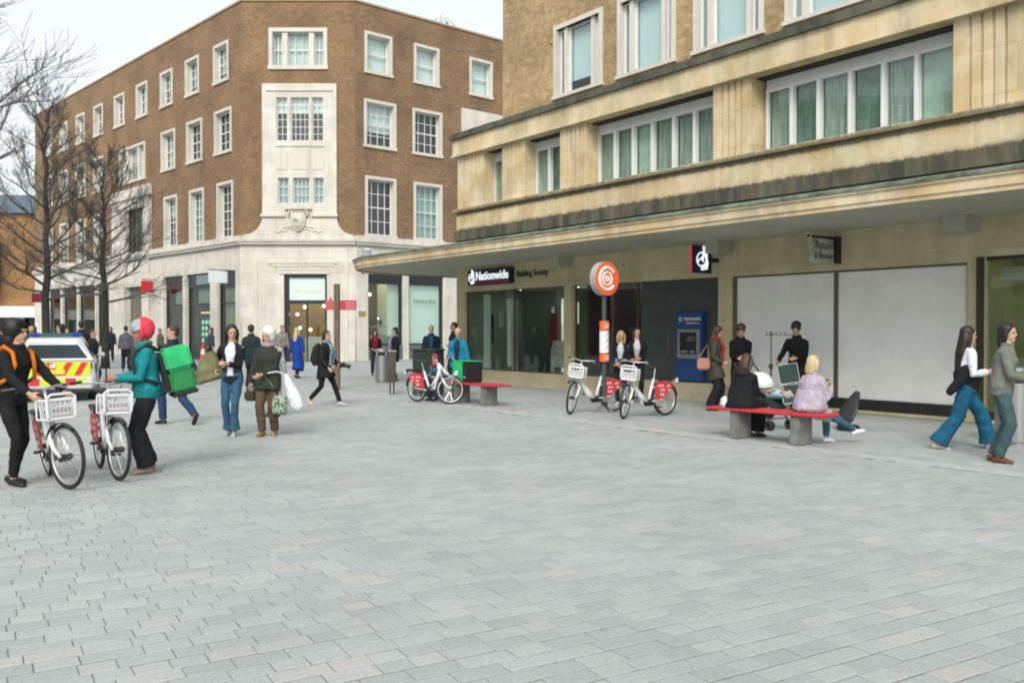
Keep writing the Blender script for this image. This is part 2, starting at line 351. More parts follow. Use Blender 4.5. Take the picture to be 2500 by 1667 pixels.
paving.quad((-19, 1.5, -.0055), (16, 1.5, -.0055), (16, 27.4, -.0055), (-19, 27.4, -.0055))
paving = tag(paving.build('pavement', JOINT), kind='structure')
def sett_geo(mb, c, l, w, u, h):
    """one stone with chamfered top edges"""
    v = Vector((-u.y, u.x)); t = .004
    def P(a, b, z): return (c[0]+u.x*a+v.x*b, c[1]+u.y*a+v.y*b, z)
    a, b = l/2, w/2
    vs = [P(-a, -b, -.011), P(a, -b, -.011), P(a, b, -.011), P(-a, b, -.011), P(-a, -b, h-.003), P(a, -b, h-.003), P(a, b, h-.003), P(-a, b, h-.003),
          P(-a+t, -b+t, h), P(a-t, -b+t, h), P(a-t, b-t, h), P(-a+t, b-t, h)]
    mb.add(vs, [(0, 1, 5, 4), (1, 2, 6, 5), (2, 3, 7, 6), (3, 0, 4, 7), (4, 5, 9, 8), (5, 6, 10, 9), (6, 7, 11, 10), (7, 4, 8, 11), (8, 9, 10, 11)])
def vis(X, Y, m=1.2): return abs(X) < .6*Y+m
LENS = [.17, .20, .23, .26, .29]; ROW = .142
cands = []
for j in range(-126, 236):
    x = -32+random.random()*.3
    while x < 34:
        l = random.choice(LENS); c = UDIR*(x+l/2)+VDIR*(j*ROW); x += l
        if 3.2 < c.y < 27.4 and vis(c.x, c.y, 1.6) and a_n(c) > 5.42: cands.append((c.x, c.y, l))
cands.sort(key=lambda q: hypot(q[0], q[1]+.0))
inview = [q for q in cands if abs(q[0]) < .57*q[1] and q[1] > 4.12]
first = set(inview[:300]); base = {}
rest = MB(); kk = 0
for q in cands:
    h = random.uniform(-.0025, .0025)
    if q in first:
        l = q[2]
        if l not in base:
            mb = MB(); sett_geo(mb, (0, 0), l-.006, ROW-.013, Vector((1, 0)), 0); o = mb.build('paving_stone', SETT, paving, fix=False); base[l] = o
        else:
            o = base[l].copy(); COL.objects.link(o)
        o.location = (q[0], q[1], h); o.rotation_euler = (random.uniform(-.004, .004), random.uniform(-.004, .004), UANG)
    else: sett_geo(rest, (q[0], q[1]), q[2]-.006, ROW-.013, UDIR, h)
# the strip of pavement beside the shops: smaller setts laid along the facade, past a band of pale slabs
for j in range(0, 64):
    s = -14+random.random()*.2; n = 0.12+j*.079
    while s < 15:
        l = .2; c = OA+DA*(s+l/2)+NA*n; s += l
        if 27.4 > c.y > 4 and vis(c.x, c.y) and n < 5.0: sett_geo(rest, (c.x, c.y), l-.005, .074, DA, random.uniform(-.002, .002))
tag(rest.build('paving_stone', SETT, paving, fix=False), kind='stuff')
SLAB = mat('pale_slab', (.43, .45, .435), .7, var=.15, vscale=3, bump=.003, bscale=60)
PINK = mat('pink_slab', (.62, .36, .29), .75, var=.2, vscale=6)
slab0 = pink0 = None; s = -13.8; k = 0
while s < 14.5:
    l = .6; c = OA+DA*(s+l/2)+NA*5.21
    if vis(c.x, c.y, 2) and c.y > 3:
        if slab0 is None:
            mb = MB(); sett_geo(mb, (0, 0), l-.006, .36, Vector((1, 0)), 0); slab0 = mb.build('edging_slab', SLAB, paving, fix=False); o = slab0
        else: o = slab0.copy(); COL.objects.link(o)
        o.location = (c.x, c.y, random.uniform(-.002, .001)); o.rotation_euler = (0, 0, atan2(DA.y, DA.x))
    s += l
for (px, py) in ((-.32, 18.6), (.08, 17.75), (2.25, 14.55), (3.05, 15.4)):
    mb = MB(); sett_geo(mb, (0, 0), .42, .1, Vector((1, 0)), .0035)
    o = mb.build('marker_stud', PINK, paving, fix=False); o.location = (px, py, 0); o.rotation_euler = (0, 0, 0)

# ================================================================ BUILDING A : two-storey stone front with canopy, brick above
A = empty('shop_building', (OA.x, OA.y, 0), atan2(DA.y, DA.x), 'honey stone shop building with long projecting canopy and buff brick storeys above', 'building')
S0, S1 = -9.96, 13.0
mb = MB()
holesA = [(-9.54, -4.69, .39, 2.80), (-4.36, .64, .39, 2.79), (1.02, 6.18, .06, 2.78), (6.48, 11.0, .06, 2.86)]
wall_holes(mb, S0, S1, 0, 3.6, holesA, 0, .16)
mb.build('ground_floor_wall', BATH2, A)
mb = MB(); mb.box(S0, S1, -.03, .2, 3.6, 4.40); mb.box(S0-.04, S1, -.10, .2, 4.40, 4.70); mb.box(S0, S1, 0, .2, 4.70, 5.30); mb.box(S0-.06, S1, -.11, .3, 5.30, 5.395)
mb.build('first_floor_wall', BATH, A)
# fluted piers
def pier(a, b, z0=5.395, z1=7.04, y0=0., d=.6):
    mb = MB(); c = (a+b)/2; w = b-a; k = max(2, int(round(w/.36))) if w < 2 else 4
    g = .055; gaps = []
    span = min(.62, w*.5)
    cnt = 4
    for i in range(cnt): gaps.append(c-span/2+span*i/(cnt-1))
    poly = [(a, y0+d), (a, y0)]
    for q in gaps: poly += [(q-g/2, y0), (q-g/2+.01, y0+.05), (q+g/2-.01, y0+.05), (q+g/2, y0)]
    poly += [(b, y0), (b, y0+d)]
    mb.prism(poly, z0, z1); return mb.build('fluted_pier', BATH, A)
PIERS = [(-9.9, -8.49), (-7.52, -6.43), (-4.86, -3.77), (.48, 1.53), (5.91, 7.1), (11.3, 12.4)]
for a, b in PIERS: pier(a, b)
mb = MB(); mb.box(S0-.1, S1, -.16, .5, 7.04, 7.10); mb.box(S0-.05, S1, -.12, .5, 7.10, 7.58); mb.build('frieze', BATH3, A)
mb = MB()
xs = [S0-.14+i*.6 for i in range(40)]
for i in range(len(xs)-1):
    if xs[i+1] > S1: break
    j = random.uniform(-.012, .012); mb.box(xs[i]+.003, xs[i+1]-.003, -.21+j, .7, 7.58, 7.75+j)
mb.build('coping', MOSS, A)
# strip windows of the first floor
TEAL = mat('teal_curtain', (.36, .42, .38), .9, var=.35, vscale=3, aniso=(6, 1, .5)); TEALD = mat('dark_curtain', (.16, .25, .20), .9, var=.3)
PALEC = mat('pale_curtain', (.5, .62, .54), .9, var=.2)
def strip_window(a, b, mull, y=.46, z0=5.42, z1=6.80):
    w = MB(); w.box(a, b, y-.05, y+.05, z0, z0+.05); w.box(a, b, y-.05, y+.05, z1-.06, z1); w.box(a, b, y-.02, y+.3, z1, 7.04)
    w.box(a, a+.05, y-.049, y+.05, z0+.05, z1-.06); w.box(b-.05, b, y-.049, y+.05, z0+.05, z1-.06)
    win = w.build('window', WHITE, A)
    xs = [a]+mull+[b]
    for q in mull:
        mb = MB(); mb.box(q-.045, q+.045, y-.075, y+.06, z0+.05, z1-.06); mb.build('mullion', WHITE, win)
    for i in range(len(xs)-1):
        mb = MB(); e = random.uniform(-.004, .004); mb.quad((xs[i]+.03, y+.02+e, z0+.04), (xs[i+1]-.03, y+.02-e, z0+.04), (xs[i+1]-.03, y+.02-e, z1-.05), (xs[i]+.03, y+.02+e, z1-.05)); mb.build('pane', GLASS, win)
        r = random.random(); m = TEAL if r < .6 else (TEALD if r < .85 else PALEC)
        mb = MB(); x = xs[i]+.03; n = 7; st = (xs[i+1]-xs[i]-.06)/n
        for k in range(n): mb.quad((x+k*st, y+.12+.012*(k % 2), z0), (x+(k+1)*st, y+.12+.012*((k+1) % 2), z0), (x+(k+1)*st, y+.12+.012*((k+1) % 2), z1), (x+k*st, y+.12+.012*(k % 2), z1))
        mb.build('curtain', m, win)
strip_window(-8.53, -7.40, [-8.0]); strip_window(-6.46, -4.80, [-5.81]); strip_window(-3.78, .5, [-3.12, -2.46, -1.79, -1.08, -.42])
strip_window(1.6, 5.95, [2.27, 2.92, 3.64, 4.35, 5.02]); strip_window(7.4, 11.35, [8.1, 8.8, 9.5, 10.2])
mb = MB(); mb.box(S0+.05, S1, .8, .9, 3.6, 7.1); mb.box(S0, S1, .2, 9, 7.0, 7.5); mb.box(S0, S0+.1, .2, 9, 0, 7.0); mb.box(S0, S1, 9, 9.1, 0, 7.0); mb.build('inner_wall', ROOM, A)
# upper brick storeys, set back
YB = .6; mb = MB(); cs = [(-5.8, 8.2), (-3.2, 8.2), (-.6, 8.2), (1.98, 8.2), (4.56, 8.2), (7.14, 8.2)]; WW, WH = 1.98, 1.86
hs_ = [(c+.0, c+WW, z+dz, z+dz+WH) for c, z in cs for dz in (0, 3.3)]
wall_holes(mb, -8.3, S1, 7.70, 15.2, hs_, YB, .3)
mb.quad((-8.3, YB, 7.7), (-8.3, 10, 7.7), (-8.3, 10, 15.2), (-8.3, YB, 15.2)); mb.build('brick_wall', BRICK_YEL, A)
mb = MB(); mb.box(-8.3+.02, S1, 1.3, 1.4, 7.7, 15.1); mb.box(-8.4, S1, YB-.1, 10, 15.2, 15.5); mb.build('roof', ROOM, A)
SKYBL = mat('sky_reflection_blind', (.60, .69, .73), .9)  # bright sky reflected in these windows, painted into the blind colour
def brick_window(x, z):
    f = MB(); y = YB
    f.box(x-.02, x+.10, y-.05, y+.2, z, z+WH); f.box(x+WW-.10, x+WW+.02, y-.05, y+.2, z, z+WH); f.box(x-.02, x+WW+.02, y-.052, y+.2, z+WH, z+WH+.12); f.box(x-.06, x+WW+.06, y-.09, y+.2, z-.09, z)
    f.box(x+.36, x+.50, y+.03, y+.2, z, z+WH); f.box(x+WW-.50, x+WW-.36, y+.03, y+.2, z, z+WH)
    win = f.build('window', PORT2, A)
    for a, b in ((x+.10, x+.36), (x+.50, x+WW-.5), (x+WW-.36, x+WW-.1)):
        s = MB(); t = .045
        s.box(a, a+t, y+.12, y+.18, z, z+WH); s.box(b-t, b, y+.12, y+.18, z, z+WH); s.box(a+t, b-t, y+.12, y+.18, z, z+t); s.box(a+t, b-t, y+.12, y+.18, z+WH-t, z+WH)
        s.build('sash', WHITE, win)
        p = MB(); e = random.uniform(-.006, .006); p.quad((a+t, y+.15+e, z+t), (b-t, y+.15-e, z+t), (b-t, y+.15-e+.004, z+WH-t), (a+t, y+.15+e+.004, z+WH-t)); p.build('pane', GLASS, win)
        hgt = (WH)*(.80 if x < -5 else 1); c = MB(); c.quad((a, y+.24, z+WH-hgt), (b, y+.24, z+WH-hgt), (b, y+.24, z+WH), (a, y+.24, z+WH)); c.build('blind', SKYBL, win)
for c, z in cs:
    for dz in (0, 3.3): brick_window(c, z+dz)
# canopy with rounded end
def outline(o):
    pts = [(S1, -3.05-o)]
    cx, rx, ry = -10.1, 3.45+o, 3.05+o
    for i in range(25):
        a = pi*.5*i/24; pts.append((cx-rx*sin(a), -ry*cos(a)))
    pts += [(cx-rx, 7), (S1, 7)] if False else [(cx-rx, 6.5), (S0, 6.5), (S0, 0.02), (S1, 0.02)]
    return pts
def ring_band(mb, o1, o2, z0, z1):
    a, b = outline(o1)[:27], outline(o2)[:27]
    for i in range(26):
        p, q, r, t = a[i], a[i+1], b[i], b[i+1]
        mb.quad((*p, z0), (*q, z0), (*t, z1), (*r, z1))
mb = MB(); mb.prism(outline(-.12), 3.545, 3.70); mb.build('canopy_soffit', SOFFIT, A)
mb = MB()
prof = [(-.12, 3.545), (-.12, 3.50), (-.03, 3.50), (-.03, 3.56), (0, 3.575), (0, 3.70), (.035, 3.72), (.035, 3.755)]
for (o1, z0), (o2, z1) in zip(prof, prof[1:]): ring_band(mb, o1, o2, z0, z1)
mb.build('canopy_fascia', BATH3, A, fix=False)
mb = MB()
for (o1, z0), (o2, z1) in zip([(.035, 3.755), (.06, 3.76), (.06, 3.80), (-.05, 3.845), (-1.0, 3.87), (-2.99, 3.9)], [(.06, 3.76), (.06, 3.80), (-.05, 3.845), (-1.0, 3.87), (-2.99, 3.9)]): ring_band(mb, o1, o2, z0, z1)
mb.build('canopy_flashing', COPPER, A, fix=False)
for s in (-4.52, .85, 6.2, 10.9):
    mb = MB(); mb.box(s-.2, s+.2, -.5, -.002, 3.28, 3.543); mb.build('corbel', SOFFIT, A)
mb = MB(); mb.box(S0+.1, 1.0, -.20, -.002, 0, .16); mb.box(S0+.1, 1.0, -.08, -.002, .16, .36); mb.build('plinth', stone_mat('step_stone', (.52, .45, .32), (.22, .2, .15), .4), A)
# bank windows
FRM = mat('bronze_frame', (.16, .14, .10), .4, .6)
def shopwin(a, b, z0, z1, divs, y=.14):
    f = MB(); t = .03
    for q in [a+t/2]+divs+[b-t/2]: f.box(q-t/2, q+t/2, y-.03, y+.03, z0+t, z1-t)
    f.box(a, b, y-.03, y+.03, z0, z0+t); f.box(a, b, y-.03, y+.03, z1-t, z1)
    w = f.build('shop_window', FRM, A); xs = [a]+divs+[b]
    for i in range(len(xs)-1):
        e = random.uniform(-.004, .004); p = MB(); p.quad((xs[i]+t, y+e, z0+t), (xs[i+1]-t, y-e, z0+t), (xs[i+1]-t, y-e, z1-t), (xs[i]+t, y+e, z1-t)); p.build('pane', GLASS_SHOP, w)
    return w
shopwin(-9.54, -4.69, .39, 2.80, [-7.1]); shopwin(-4.36, -1.84, .39, 2.79, [-2.0])
# interior of the bank
LGREY = mat('interior_grey', (.34, .38, .31), .8); PLUM = mat('plum_wall', (.10, .05, .07), .8); GREENW = mat('olive_wall', (.13, .14, .07), .8)
mb = MB(); mb.box(-9.9, -1.9, 4.6, 4.7, 0, 2.9); mb.box(-9.9, -9.8, .2, 4.6, 0, 2.9); mb.box(-9.8, -1.9, .2, 4.6, .0, .34); mb.box(-1.9, -1.84, .2, 4.6, 0, 2.9); mb.build('room_wall', LGREY, A)
mb = MB(); mb.box(-9.9, -1.84, .17, 4.7, 2.9, 2.98); mb.build('room_ceiling', mat('room_ceiling', (.3, .3, .27), .8), A)
mb = MB(); mb.box(-3.3, -3.2, .4, 3.4, .34, 2.88); mb.box(-4.1, -3.95, .3, 1.4, .34, 2.88); mb.build('partition', PLUM, A)
mb = MB(); mb.box(-4.30, -3.98, .2, .28, .42, 2.76); mb.build('window_screen', GREENW, A)
mb = MB(); mb.box(-8.2, -8.05, .9, 1.0, .34, 2.5); mb.box(-7.0, -6.9, 1.4, 1.5, .34, 2.3); mb.box(-8.9, -8.6, .3, .36, .42, 2.7); mb.build('poster_column', mat('poster', (.80, .86, .78), .6), A)
mb = MB(); mb.box(-7.95, -7.75, .5, .56, .5, 2.55); mb.build('poster_column', MT['poster'], A)
for i_, (a_, b_, y_, z_, w_, c_) in enumerate(((-6.6, -6.2, 1.1, 1.1, 1.0, (.30, .03, .03)), (-9.4, -9.1, .8, 1.2, .9, (.03, .05, .12)), (-8.5, -8.25, .6, 1.7, .5, (.5, .5, .42)), (-5.9, -5.3, .6, .55, .75, (.55, .58, .48)), (-3.6, -3.25, .5, .9, .8, (.2, .2, .17)))):
    mb = MB(); mb.box(a_, b_, y_, y_+.03, z_, z_+w_); mb.build('poster', mat('poster_tone_%d' % i_, c_, .6, var=.3, vscale=8), A)
mb = MB(); mb.box(-5.75, -4.8, .8, .84, 1.78, 2.38); mb.box(-5.75, -5.7, .8, .86, .4, 2.5); mb.build('display_board', mat('sky_glow_panel', (.75, .78, .68), .6, emit=(.9, .95, .8), est=.35), A)  # pale glow put on the board in place of reflected sky
mb = MB(); mb.cbox(-5.8, -4.75, .95, 1.6, .34, 1.72, .03); mb.build('kiosk', mat('kiosk_dark', (.02, .03, .03), .4), A)
mb = MB(); mb.box(-7.1, -6.95, .4, 3.5, .34, 2.88); mb.build('partition', mat('green_grey_partition', (.09, .11, .09), .7), A)
mb = MB(); mb.box(-6.3, -5.0, 3.0, 3.05, 1.6, 2.5); mb.box(-2.9, -2.2, 3.4, 3.45, 1.7, 2.5); mb.build('lit_screen', mat('lit_screen', (.7, .75, .65), .5, emit=(.75, .85, .7), est=.35), A)
mb = MB(); mb.cbox(-6.2, -4.9, 2.2, 2.9, .34, 1.25, .03); mb.cbox(-8.6, -7.6, 2.6, 3.2, .34, 1.3, .03); mb.build('counter', mat('counter', (.05, .07, .05), .5), A)
PLT = mat('interior_fill_panel', (1, 1, 1), .5, emit=(.9, 1, .85), est=3.)  # added glowing panels that only brighten the dark interiors
for s in (-8.3, -5.9, -3.0): mb = MB(); mb.box(s-.5, s+.5, 1.6, 2.0, 2.87, 2.895); mb.build('glowing_ceiling_panel', PLT, A)
mb = MB(); mb.box(7.2, 8.2, .5, .8, 2.85, 2.895); mb.build('glowing_ceiling_panel', PLT, A)  # added fill panel to lift the right shop interior
SPOT = mat('downlight', (1, 1, 1), .5, emit=(1, .93, .78), est=7)
for s in (-9.0, -8.2, -7.4, -6.4, -5.3, -3.0, -2.4):
    for y in (.55, 2.4):
        mb = MB(); mb.cyl(s, y, 2.885, 2.899, .05, 10); mb.build('downlight', SPOT, A)
# dark panel and cash machine
mb = MB(); mb.box(-1.84, .64, .10, .16, .39, 2.79); mb.build('dark_panel', DKGREY, A)
atm = MB(); atm.cbox(-.62, .21, -.02, .099, .42, 2.02, .01); atm = atm.build('cash_machine', BLUE, A)
mb = MB(); mb.cbox(-.55, .14, -.045, -.02, .95, 1.62, .008); mb.build('surround', STEEL, atm)
mb = MB(); mb.box(-.45, .04, -.052, -.0455, 1.05, 1.55); mb.build('screen', mat('dark_screen', (.02, .025, .025), .15), atm)
mb = MB(); mb.box(-.42, -.22, -.06, -.0525, 1.08, 1.13); mb.box(-.14, .0, -.06, -.0525, 1.08, 1.13); mb.box(-.22, .0, -.06, -.0525, 1.42, 1.44); mb.box(-.25, .0, -.06, -.0525, 1.36, 1.38); mb.build('keypad', STEEL, atm)
text('Nationwide', .115, WHITE, atm, (-.36, -.024, 1.83), sx=.95, ext=.003, off=.002)
text('Building Society', .062, WHITE, atm, (-.28, -.024, 1.745), ext=.003)
mb = MB(); mb.box(-.36, .06, -.025, -.0205, 1.80, 1.812); mb.build('red_line', SIGNRED, atm)
mb = MB(); mb.torus((-.46, -.024, 1.85), (0, 1, 0), .04, .012, 16, 5); mb.build('emblem', WHITE, atm)
mb = MB(); mb.box(-.98, -.90, .09, .1, 1.0, 1.45); mb.build('keypad_slot', FRM, A)
# boarded shop: two big pale boards
BOARD = mat('pale_grey_board', (.86, .86, .83), .7, var=.1, vscale=.9)
for a, b in ((1.10, 3.52), (3.60, 6.14)):
    mb = MB(); mb.cbox(a, b, .09, .13, .27, 2.74, .006); mb.build('board', BOARD, A)
mb = MB(); mb.box(3.52, 3.60, .06, .159, .27, 2.78); mb.box(1.024, 1.10, .05, .158, .063, 2.776); mb.box(6.14, 6.176, .06, .158, .27, 2.776); mb.box(1.10, 6.14, .07, .159, 2.741, 2.78); mb.build('board_frame', mat('dull_alu', (.16, .15, .12), .45, .5), A)
mb = MB(); mb.box(1.10, 6.18, .02, .159, .06, .265); mb.build('skirting', mat('black_skirting', (.018, .018, .017), .5), A)
text('Russell & Bromley', .115, mat('faint_lettering', (.27, .29, .28), .7), A, (1.86, .088, 1.48), ext=.002)
# right shop window and its dark mullion
f = MB(); f.box(6.36, 6.474, -.05, .12, .003, 2.856); f.box(6.48, 11, .06, .12, 2.80, 2.86); f.box(6.48, 11, .06, .12, .06, .2); f.box(8.6, 8.68, .06, .12, .2, 2.8)
w = f.build('shop_window', mat('dark_frame', (.04, .035, .025), .4), A)
for a, b in ((6.48, 8.6), (8.68, 11)):
    p = MB(); p.quad((a, .09, .2), (b, .09, .2), (b, .094, 2.8), (a, .094, 2.8)); p.build('pane', GLASS_SHOP, w)
mb = MB(); mb.box(6.3, 12, 1.3, 1.4, 0, 3); mb.box(6.3, 6.4, .2, 1.3, 0, 3); mb.box(6.4, 12, .17, 1.3, 2.9, 3); mb.build('room_wall', mat('olive_interior', (.42, .40, .20), .85, var=.3, vscale=1), A)
mb = MB(); mb.box(6.6, 8.5, .3, .34, 2.45, 2.68); mb.build('blind_box', mat('blind_cream', (.55, .55, .42), .8), A)
# --- signs fixed on building A
def dove(mb, x, z, k, y=-.006, h=.012):
    """looped outline emblem in a plane facing -y"""
    mb.torus((x, y, z), (0, 1, 0), .30*k, .035*k, 28, 6, pi*.0, pi*2)
    mb.tube([(x+.02*k, y-.004, z-.05*k), (x+.16*k, y-.004, z+.28*k), (x+.13*k, y-.004, z+.55*k), (x+.28*k, y-.004, z+.42*k), (x+.34*k, y-.004, z-.15*k)], [.05*k, .06*k, .08*k, .05*k, .05*k], 6)
    mb.tube([(x-.02*k, y-.003, z-.42*k), (x+.32*k, y-.003, z-.38*k), (x+.36*k, y-.003, z-.1*k)], .06*k, 6); mb.tube([(x+.0*k, y-.003, z-.28*k), (x+.26*k, y-.003, z-.26*k)], .05*k, 6); mb.tube([(x-.28*k, y-.004, z-.12*k), (x-.02*k, y-.004, z+.08*k), (x+.12*k, y-.004, z-.1*k)], .035*k, 6)
WHL = LITW
sg = empty('fascia_sign', (OA.x, OA.y, 0), A.rotation_euler.z, 'dark blue bank fascia sign with white name over the first window', 'sign')
mb = MB(); mb.cbox(-9.16, -6.91, -.13, -.002, 2.96, 3.44, .03); mb.build('panel', NAVY, sg)
mb = MB(); mb.box(-8.75, -7.0, -.138, -.1305, 3.0, 3.07); mb.build('red_stripe', mat('sign_red_stripe', (.3, .02, .03), .4), sg)
text('Nationwide', .36, WHL, sg, (-8.70, -.14, 3.12), sx=.98, ext=.006, off=.006)
mb = MB(); dove(mb, -8.93, 3.2, .42, -.145); mb.build('emblem', WHL, sg, smooth=True)
text('Building Society', .25, mat('grey_letters', (.05, .055, .075), .5), A, (-6.79, -.012, 3.14), sx=.9, ext=.01, off=.002)
sb = empty('hanging_sign', (OA+DA*.63)[:]+(0,), atan2(NA.y, NA.x)+pi, 'square dark blue lit sign with white looped emblem under the canopy', 'sign')
# local x runs from the outer edge (-.85) towards the wall (-.2); visible face looks along the street
sb.rotation_euler.z = atan2(-NA.y, -NA.x)
mb = MB(); mb.cbox(-.87, -.22, -.018, .018, 2.85, 3.46, .01); mb.build('panel', NAVY, sb)
mb = MB(); mb.box(-.885, -.871, -.019, .019, 2.86, 3.45); mb.build('red_edge', mat('lit_red', (.6, .02, .04), .4, emit=(.8, .03, .06), est=.35), sb)
mb = MB(); dove(mb, -.57, 3.15, .50, -.028); mb.build('emblem', WHL, sb, smooth=True)
mb = MB(); mb.box(-.22, .0, -.03, .03, 3.1, 3.2); mb.build('bracket', BLACK, sb)
rb = empty('hanging_sign', (OA+DA*3.62)[:]+(0,), atan2(-NA.y, -NA.x), 'weathered pale square shop sign hanging from a bracket above the white boards', 'sign')
mb = MB(); mb.cbox(-.86, -.16, -.05, .05, 2.90, 3.36, .015); mb.build('panel', mat('weathered_sign', (.46, .50, .40), .7, var=.35, vscale=6), rb)
mb = MB(); mb.box(-.16, -.0, -.10, .10, 2.9, 3.42); mb.box(-.95, -.16, -.02, .02, 3.38, 3.42); mb.build('bracket', BLACK, rb)
mb = MB(); mb.box(-.98, -.72, -.04, .04, 3.42, 3.46); mb.box(-.90, -.86, -.03, .03, 3.2, 3.42); mb.box(-.24, -.17, -.055, .055, 2.88, 3.02); mb.build('trim', mat('cream_trim', (.5, .45, .3), .6), rb)
sl_ = mat('sign_letters', (.04, .06, .045), .6)
text('Russell', .22, sl_, rb, (-.79, -.054, 3.17), ext=.003); text('& Bromley', .18, sl_, rb, (-.81, -.054, 2.98), ext=.003, sx=.85)

# ================================================================ CORNER BUILDING (three fronts)
K = empty('corner_building', (-13.74, 46, 0), 0, 'brown brick corner building with pale stone ground floor and stone framed windows', 'building')
RB = atan2(-.7232, .6907); RC = atan2(.6532, .7571); XC = 5.75; HT = 18.3
TOPZ = HT
def sub(nm, m, mb, fr, **kw):
    o = mb.build(nm, m, K, **kw); place(o, fr); return o
def place(o, fr):
    if fr == 'B': o.location = (0, 0, 0); o.rotation_euler.z = RB
    elif fr == 'C': o.location = (XC, 0, 0); o.rotation_euler.z = RC
CURT = [mat('net_curtain', (.55, .64, .62), .9, var=.15), mat('grey_blind', (.78, .80, .80), .9), mat('dark_interior', (.03, .04, .045), .9), mat('bluegreen_blind', (.34, .48, .46), .9)]
def win(fr, xc, z0, w, h, cols=3, rows=4, bord=.15, rev=.34, blind=None, mulls=(), bm=None):
    """stone surround + timber sash with glazing bars, pane, blind; x to the right seen from outside"""
    x0, x1 = xc-w/2, xc+w/2
    f = MB(); p = .05; t = bord
    f.box(x0, x0+t, -p, rev, z0+t, z0+h-t); f.box(x1-t, x1, -p, rev, z0+t, z0+h-t); f.box(x0, x1, -p-.002, rev, z0+h-t, z0+h); f.box(x0-.04, x1+.04, -p-.04, rev, z0, z0+t)
    a, b, c, d = x0+t, x1-t, z0+t, z0+h-t
    for q in mulls: f.box(q-.14, q+.14, .02, rev, c, d)
    W = sub('window', PORT2, f, fr)
    lights = []; e = [a]+[v for q in mulls for v in (q-.14, q+.14)]+[b]
    for i in range(0, len(e), 2): lights.append((e[i], e[i+1]))
    gb = MB(); y = rev-.06
    for (u, v) in lights:
        s = .06
        gb.box(u, u+s, y-.03, y+.04, c, d); gb.box(v-s, v, y-.03, y+.04, c, d); gb.box(u+s, v-s, y-.03, y+.04, c, c+s); gb.box(u+s, v-s, y-.03, y+.04, d-s, d)
        gb.box(u+s, v-s, y-.035, y+.03, (c+d)/2-.03, (c+d)/2+.03)
        nc = cols if not mulls else max(2, int(round((v-u)/.32)))
        for i in range(1, nc): xx = u+(v-u)*i/nc; gb.box(xx-.016, xx+.016, y-.02, y+.02, c+s, d-s)
        for i in range(1, rows):
            if i*2 == rows: continue
            zz = c+(d-c)*i/rows; gb.box(u+s, v-s, y-.018, y+.018, zz-.016, zz+.016)
    g = gb.build('glazing_bars', WHITE, W)
    for (u, v) in lights:
        o = MB(); k = random.uniform(-.012, .012); o.quad((u+.03, y+.005+k, c+.03), (v-.03, y+.005-k, c+.03), (v-.03, y+.005-k+.01, d-.03), (u+.03, y+.005+k+.01, d-.03)); o.build('pane', GLASS, W)
    if blind:
        o = MB(); o.quad((a, rev+.06, d-(d-c)*blind), (b, rev+.06, d-(d-c)*blind), (b, rev+.06, d), (a, rev+.06, d)); o.build('blind', bm or random.choice(CURT[:2]+[CURT[3]]), W)
    return W
# windows lists : (xcentre, z0, w, h)
topB = [2.3, 5.8, 9.25, 12.9, 16.55, 20.3, 23.8, 27.4, 30.9]; midB = [2.1, 5.55, 9.05, 20.3, 23.8, 27.4, 30.9]
lowB = [1.9, 5.3, 8.75, 20.3, 23.8, 27.4, 30.9]
BH = 5.98   # top of stone ground floor
hB = [(-s-.86, -s+.86, 14.6, 16.7) for s in topB]+[(-s-.98, -s+.98, 10.85, 13.2) for s in midB]+[(-s-.92, -s+.92, 6.35, 9.38) for s in lowB]+[(-16.6, -12.4, 10.8, 13.1), (-15.1, -12.35, 6.4, 9.1)]
mb = MB(); wall_holes(mb, -34.1, 0, 6.4, TOPZ, hB, 0, .2); mb.quad((-34.1, 0, 0), (-34.1, 12, 0), (-34.1, 12, TOPZ), (-34.1, 0, TOPZ)); sub('brick_wall', BRICK_RED, mb, 'B')
for s in topB: win('B', -s, 14.6, 1.72, 2.1, 3, 4, blind=random.choice([.5, .7, .95, 1]))
for s in midB: win('B', -s, 10.85, 1.96, 2.35, 3, 4, blind=random.choice([None, .5, .9, .3]))
for s in lowB: win('B', -s, 6.35, 1.84, 3.03, 3, 6, blind=random.choice([None, .4, 1, .6]))
win('B', -14.5, 10.8, 4.2, 2.3, 3, 2, mulls=(-15.4, -13.6), blind=.4)
hC = [(x-.84, x+.84, 14.8, 16.95) for x in (1.4, 4.45, 8.22, 12)]+[(x-.98, x+.98, 11.0, 13.48) for x in (1.5, 4.5)]+[(x-.95, x+.95, 6.4, 9.55) for x in (1.53, 4.53)]+[(6.8, 10.6, 6.4, 13.98)]
mb = MB(); wall_holes(mb, 0, 20, 6.4, TOPZ, hC, 0, .2); sub('brick_wall', BRICK_RED, mb, 'C')
for i, x in enumerate((1.4, 4.45, 8.22, 12)): win('C', x, 14.8, 1.68, 2.15, 1, 2, blind=[.97, 1, 1, 1][i], bm=CURT[1])
win('C', 1.5, 11.0, 1.96, 2.48, 4, 4, blind=.66, bm=mat('white_blind', (.75, .78, .78), .9)); win('C', 4.5, 11.0, 1.96, 2.48, 4, 4)
win('C', 1.53, 6.4, 1.9, 3.15, 4, 4); win('C', 4.53, 6.4, 1.9, 3.15, 4, 4, blind=1, bm=CURT[3])
mb = MB(); mb.box(6.8, 10.6, -.12, .3, 6.4, 13.98); mb.box(7.5, 9.9, -.16, -.121, 13.0, 13.08); sub('stone_bay', PORT, mb, 'C')
win('C', 8.7, 11.0, 2.6, 2.2, 4, 2, blind=1, bm=CURT[1]).location.y = 0
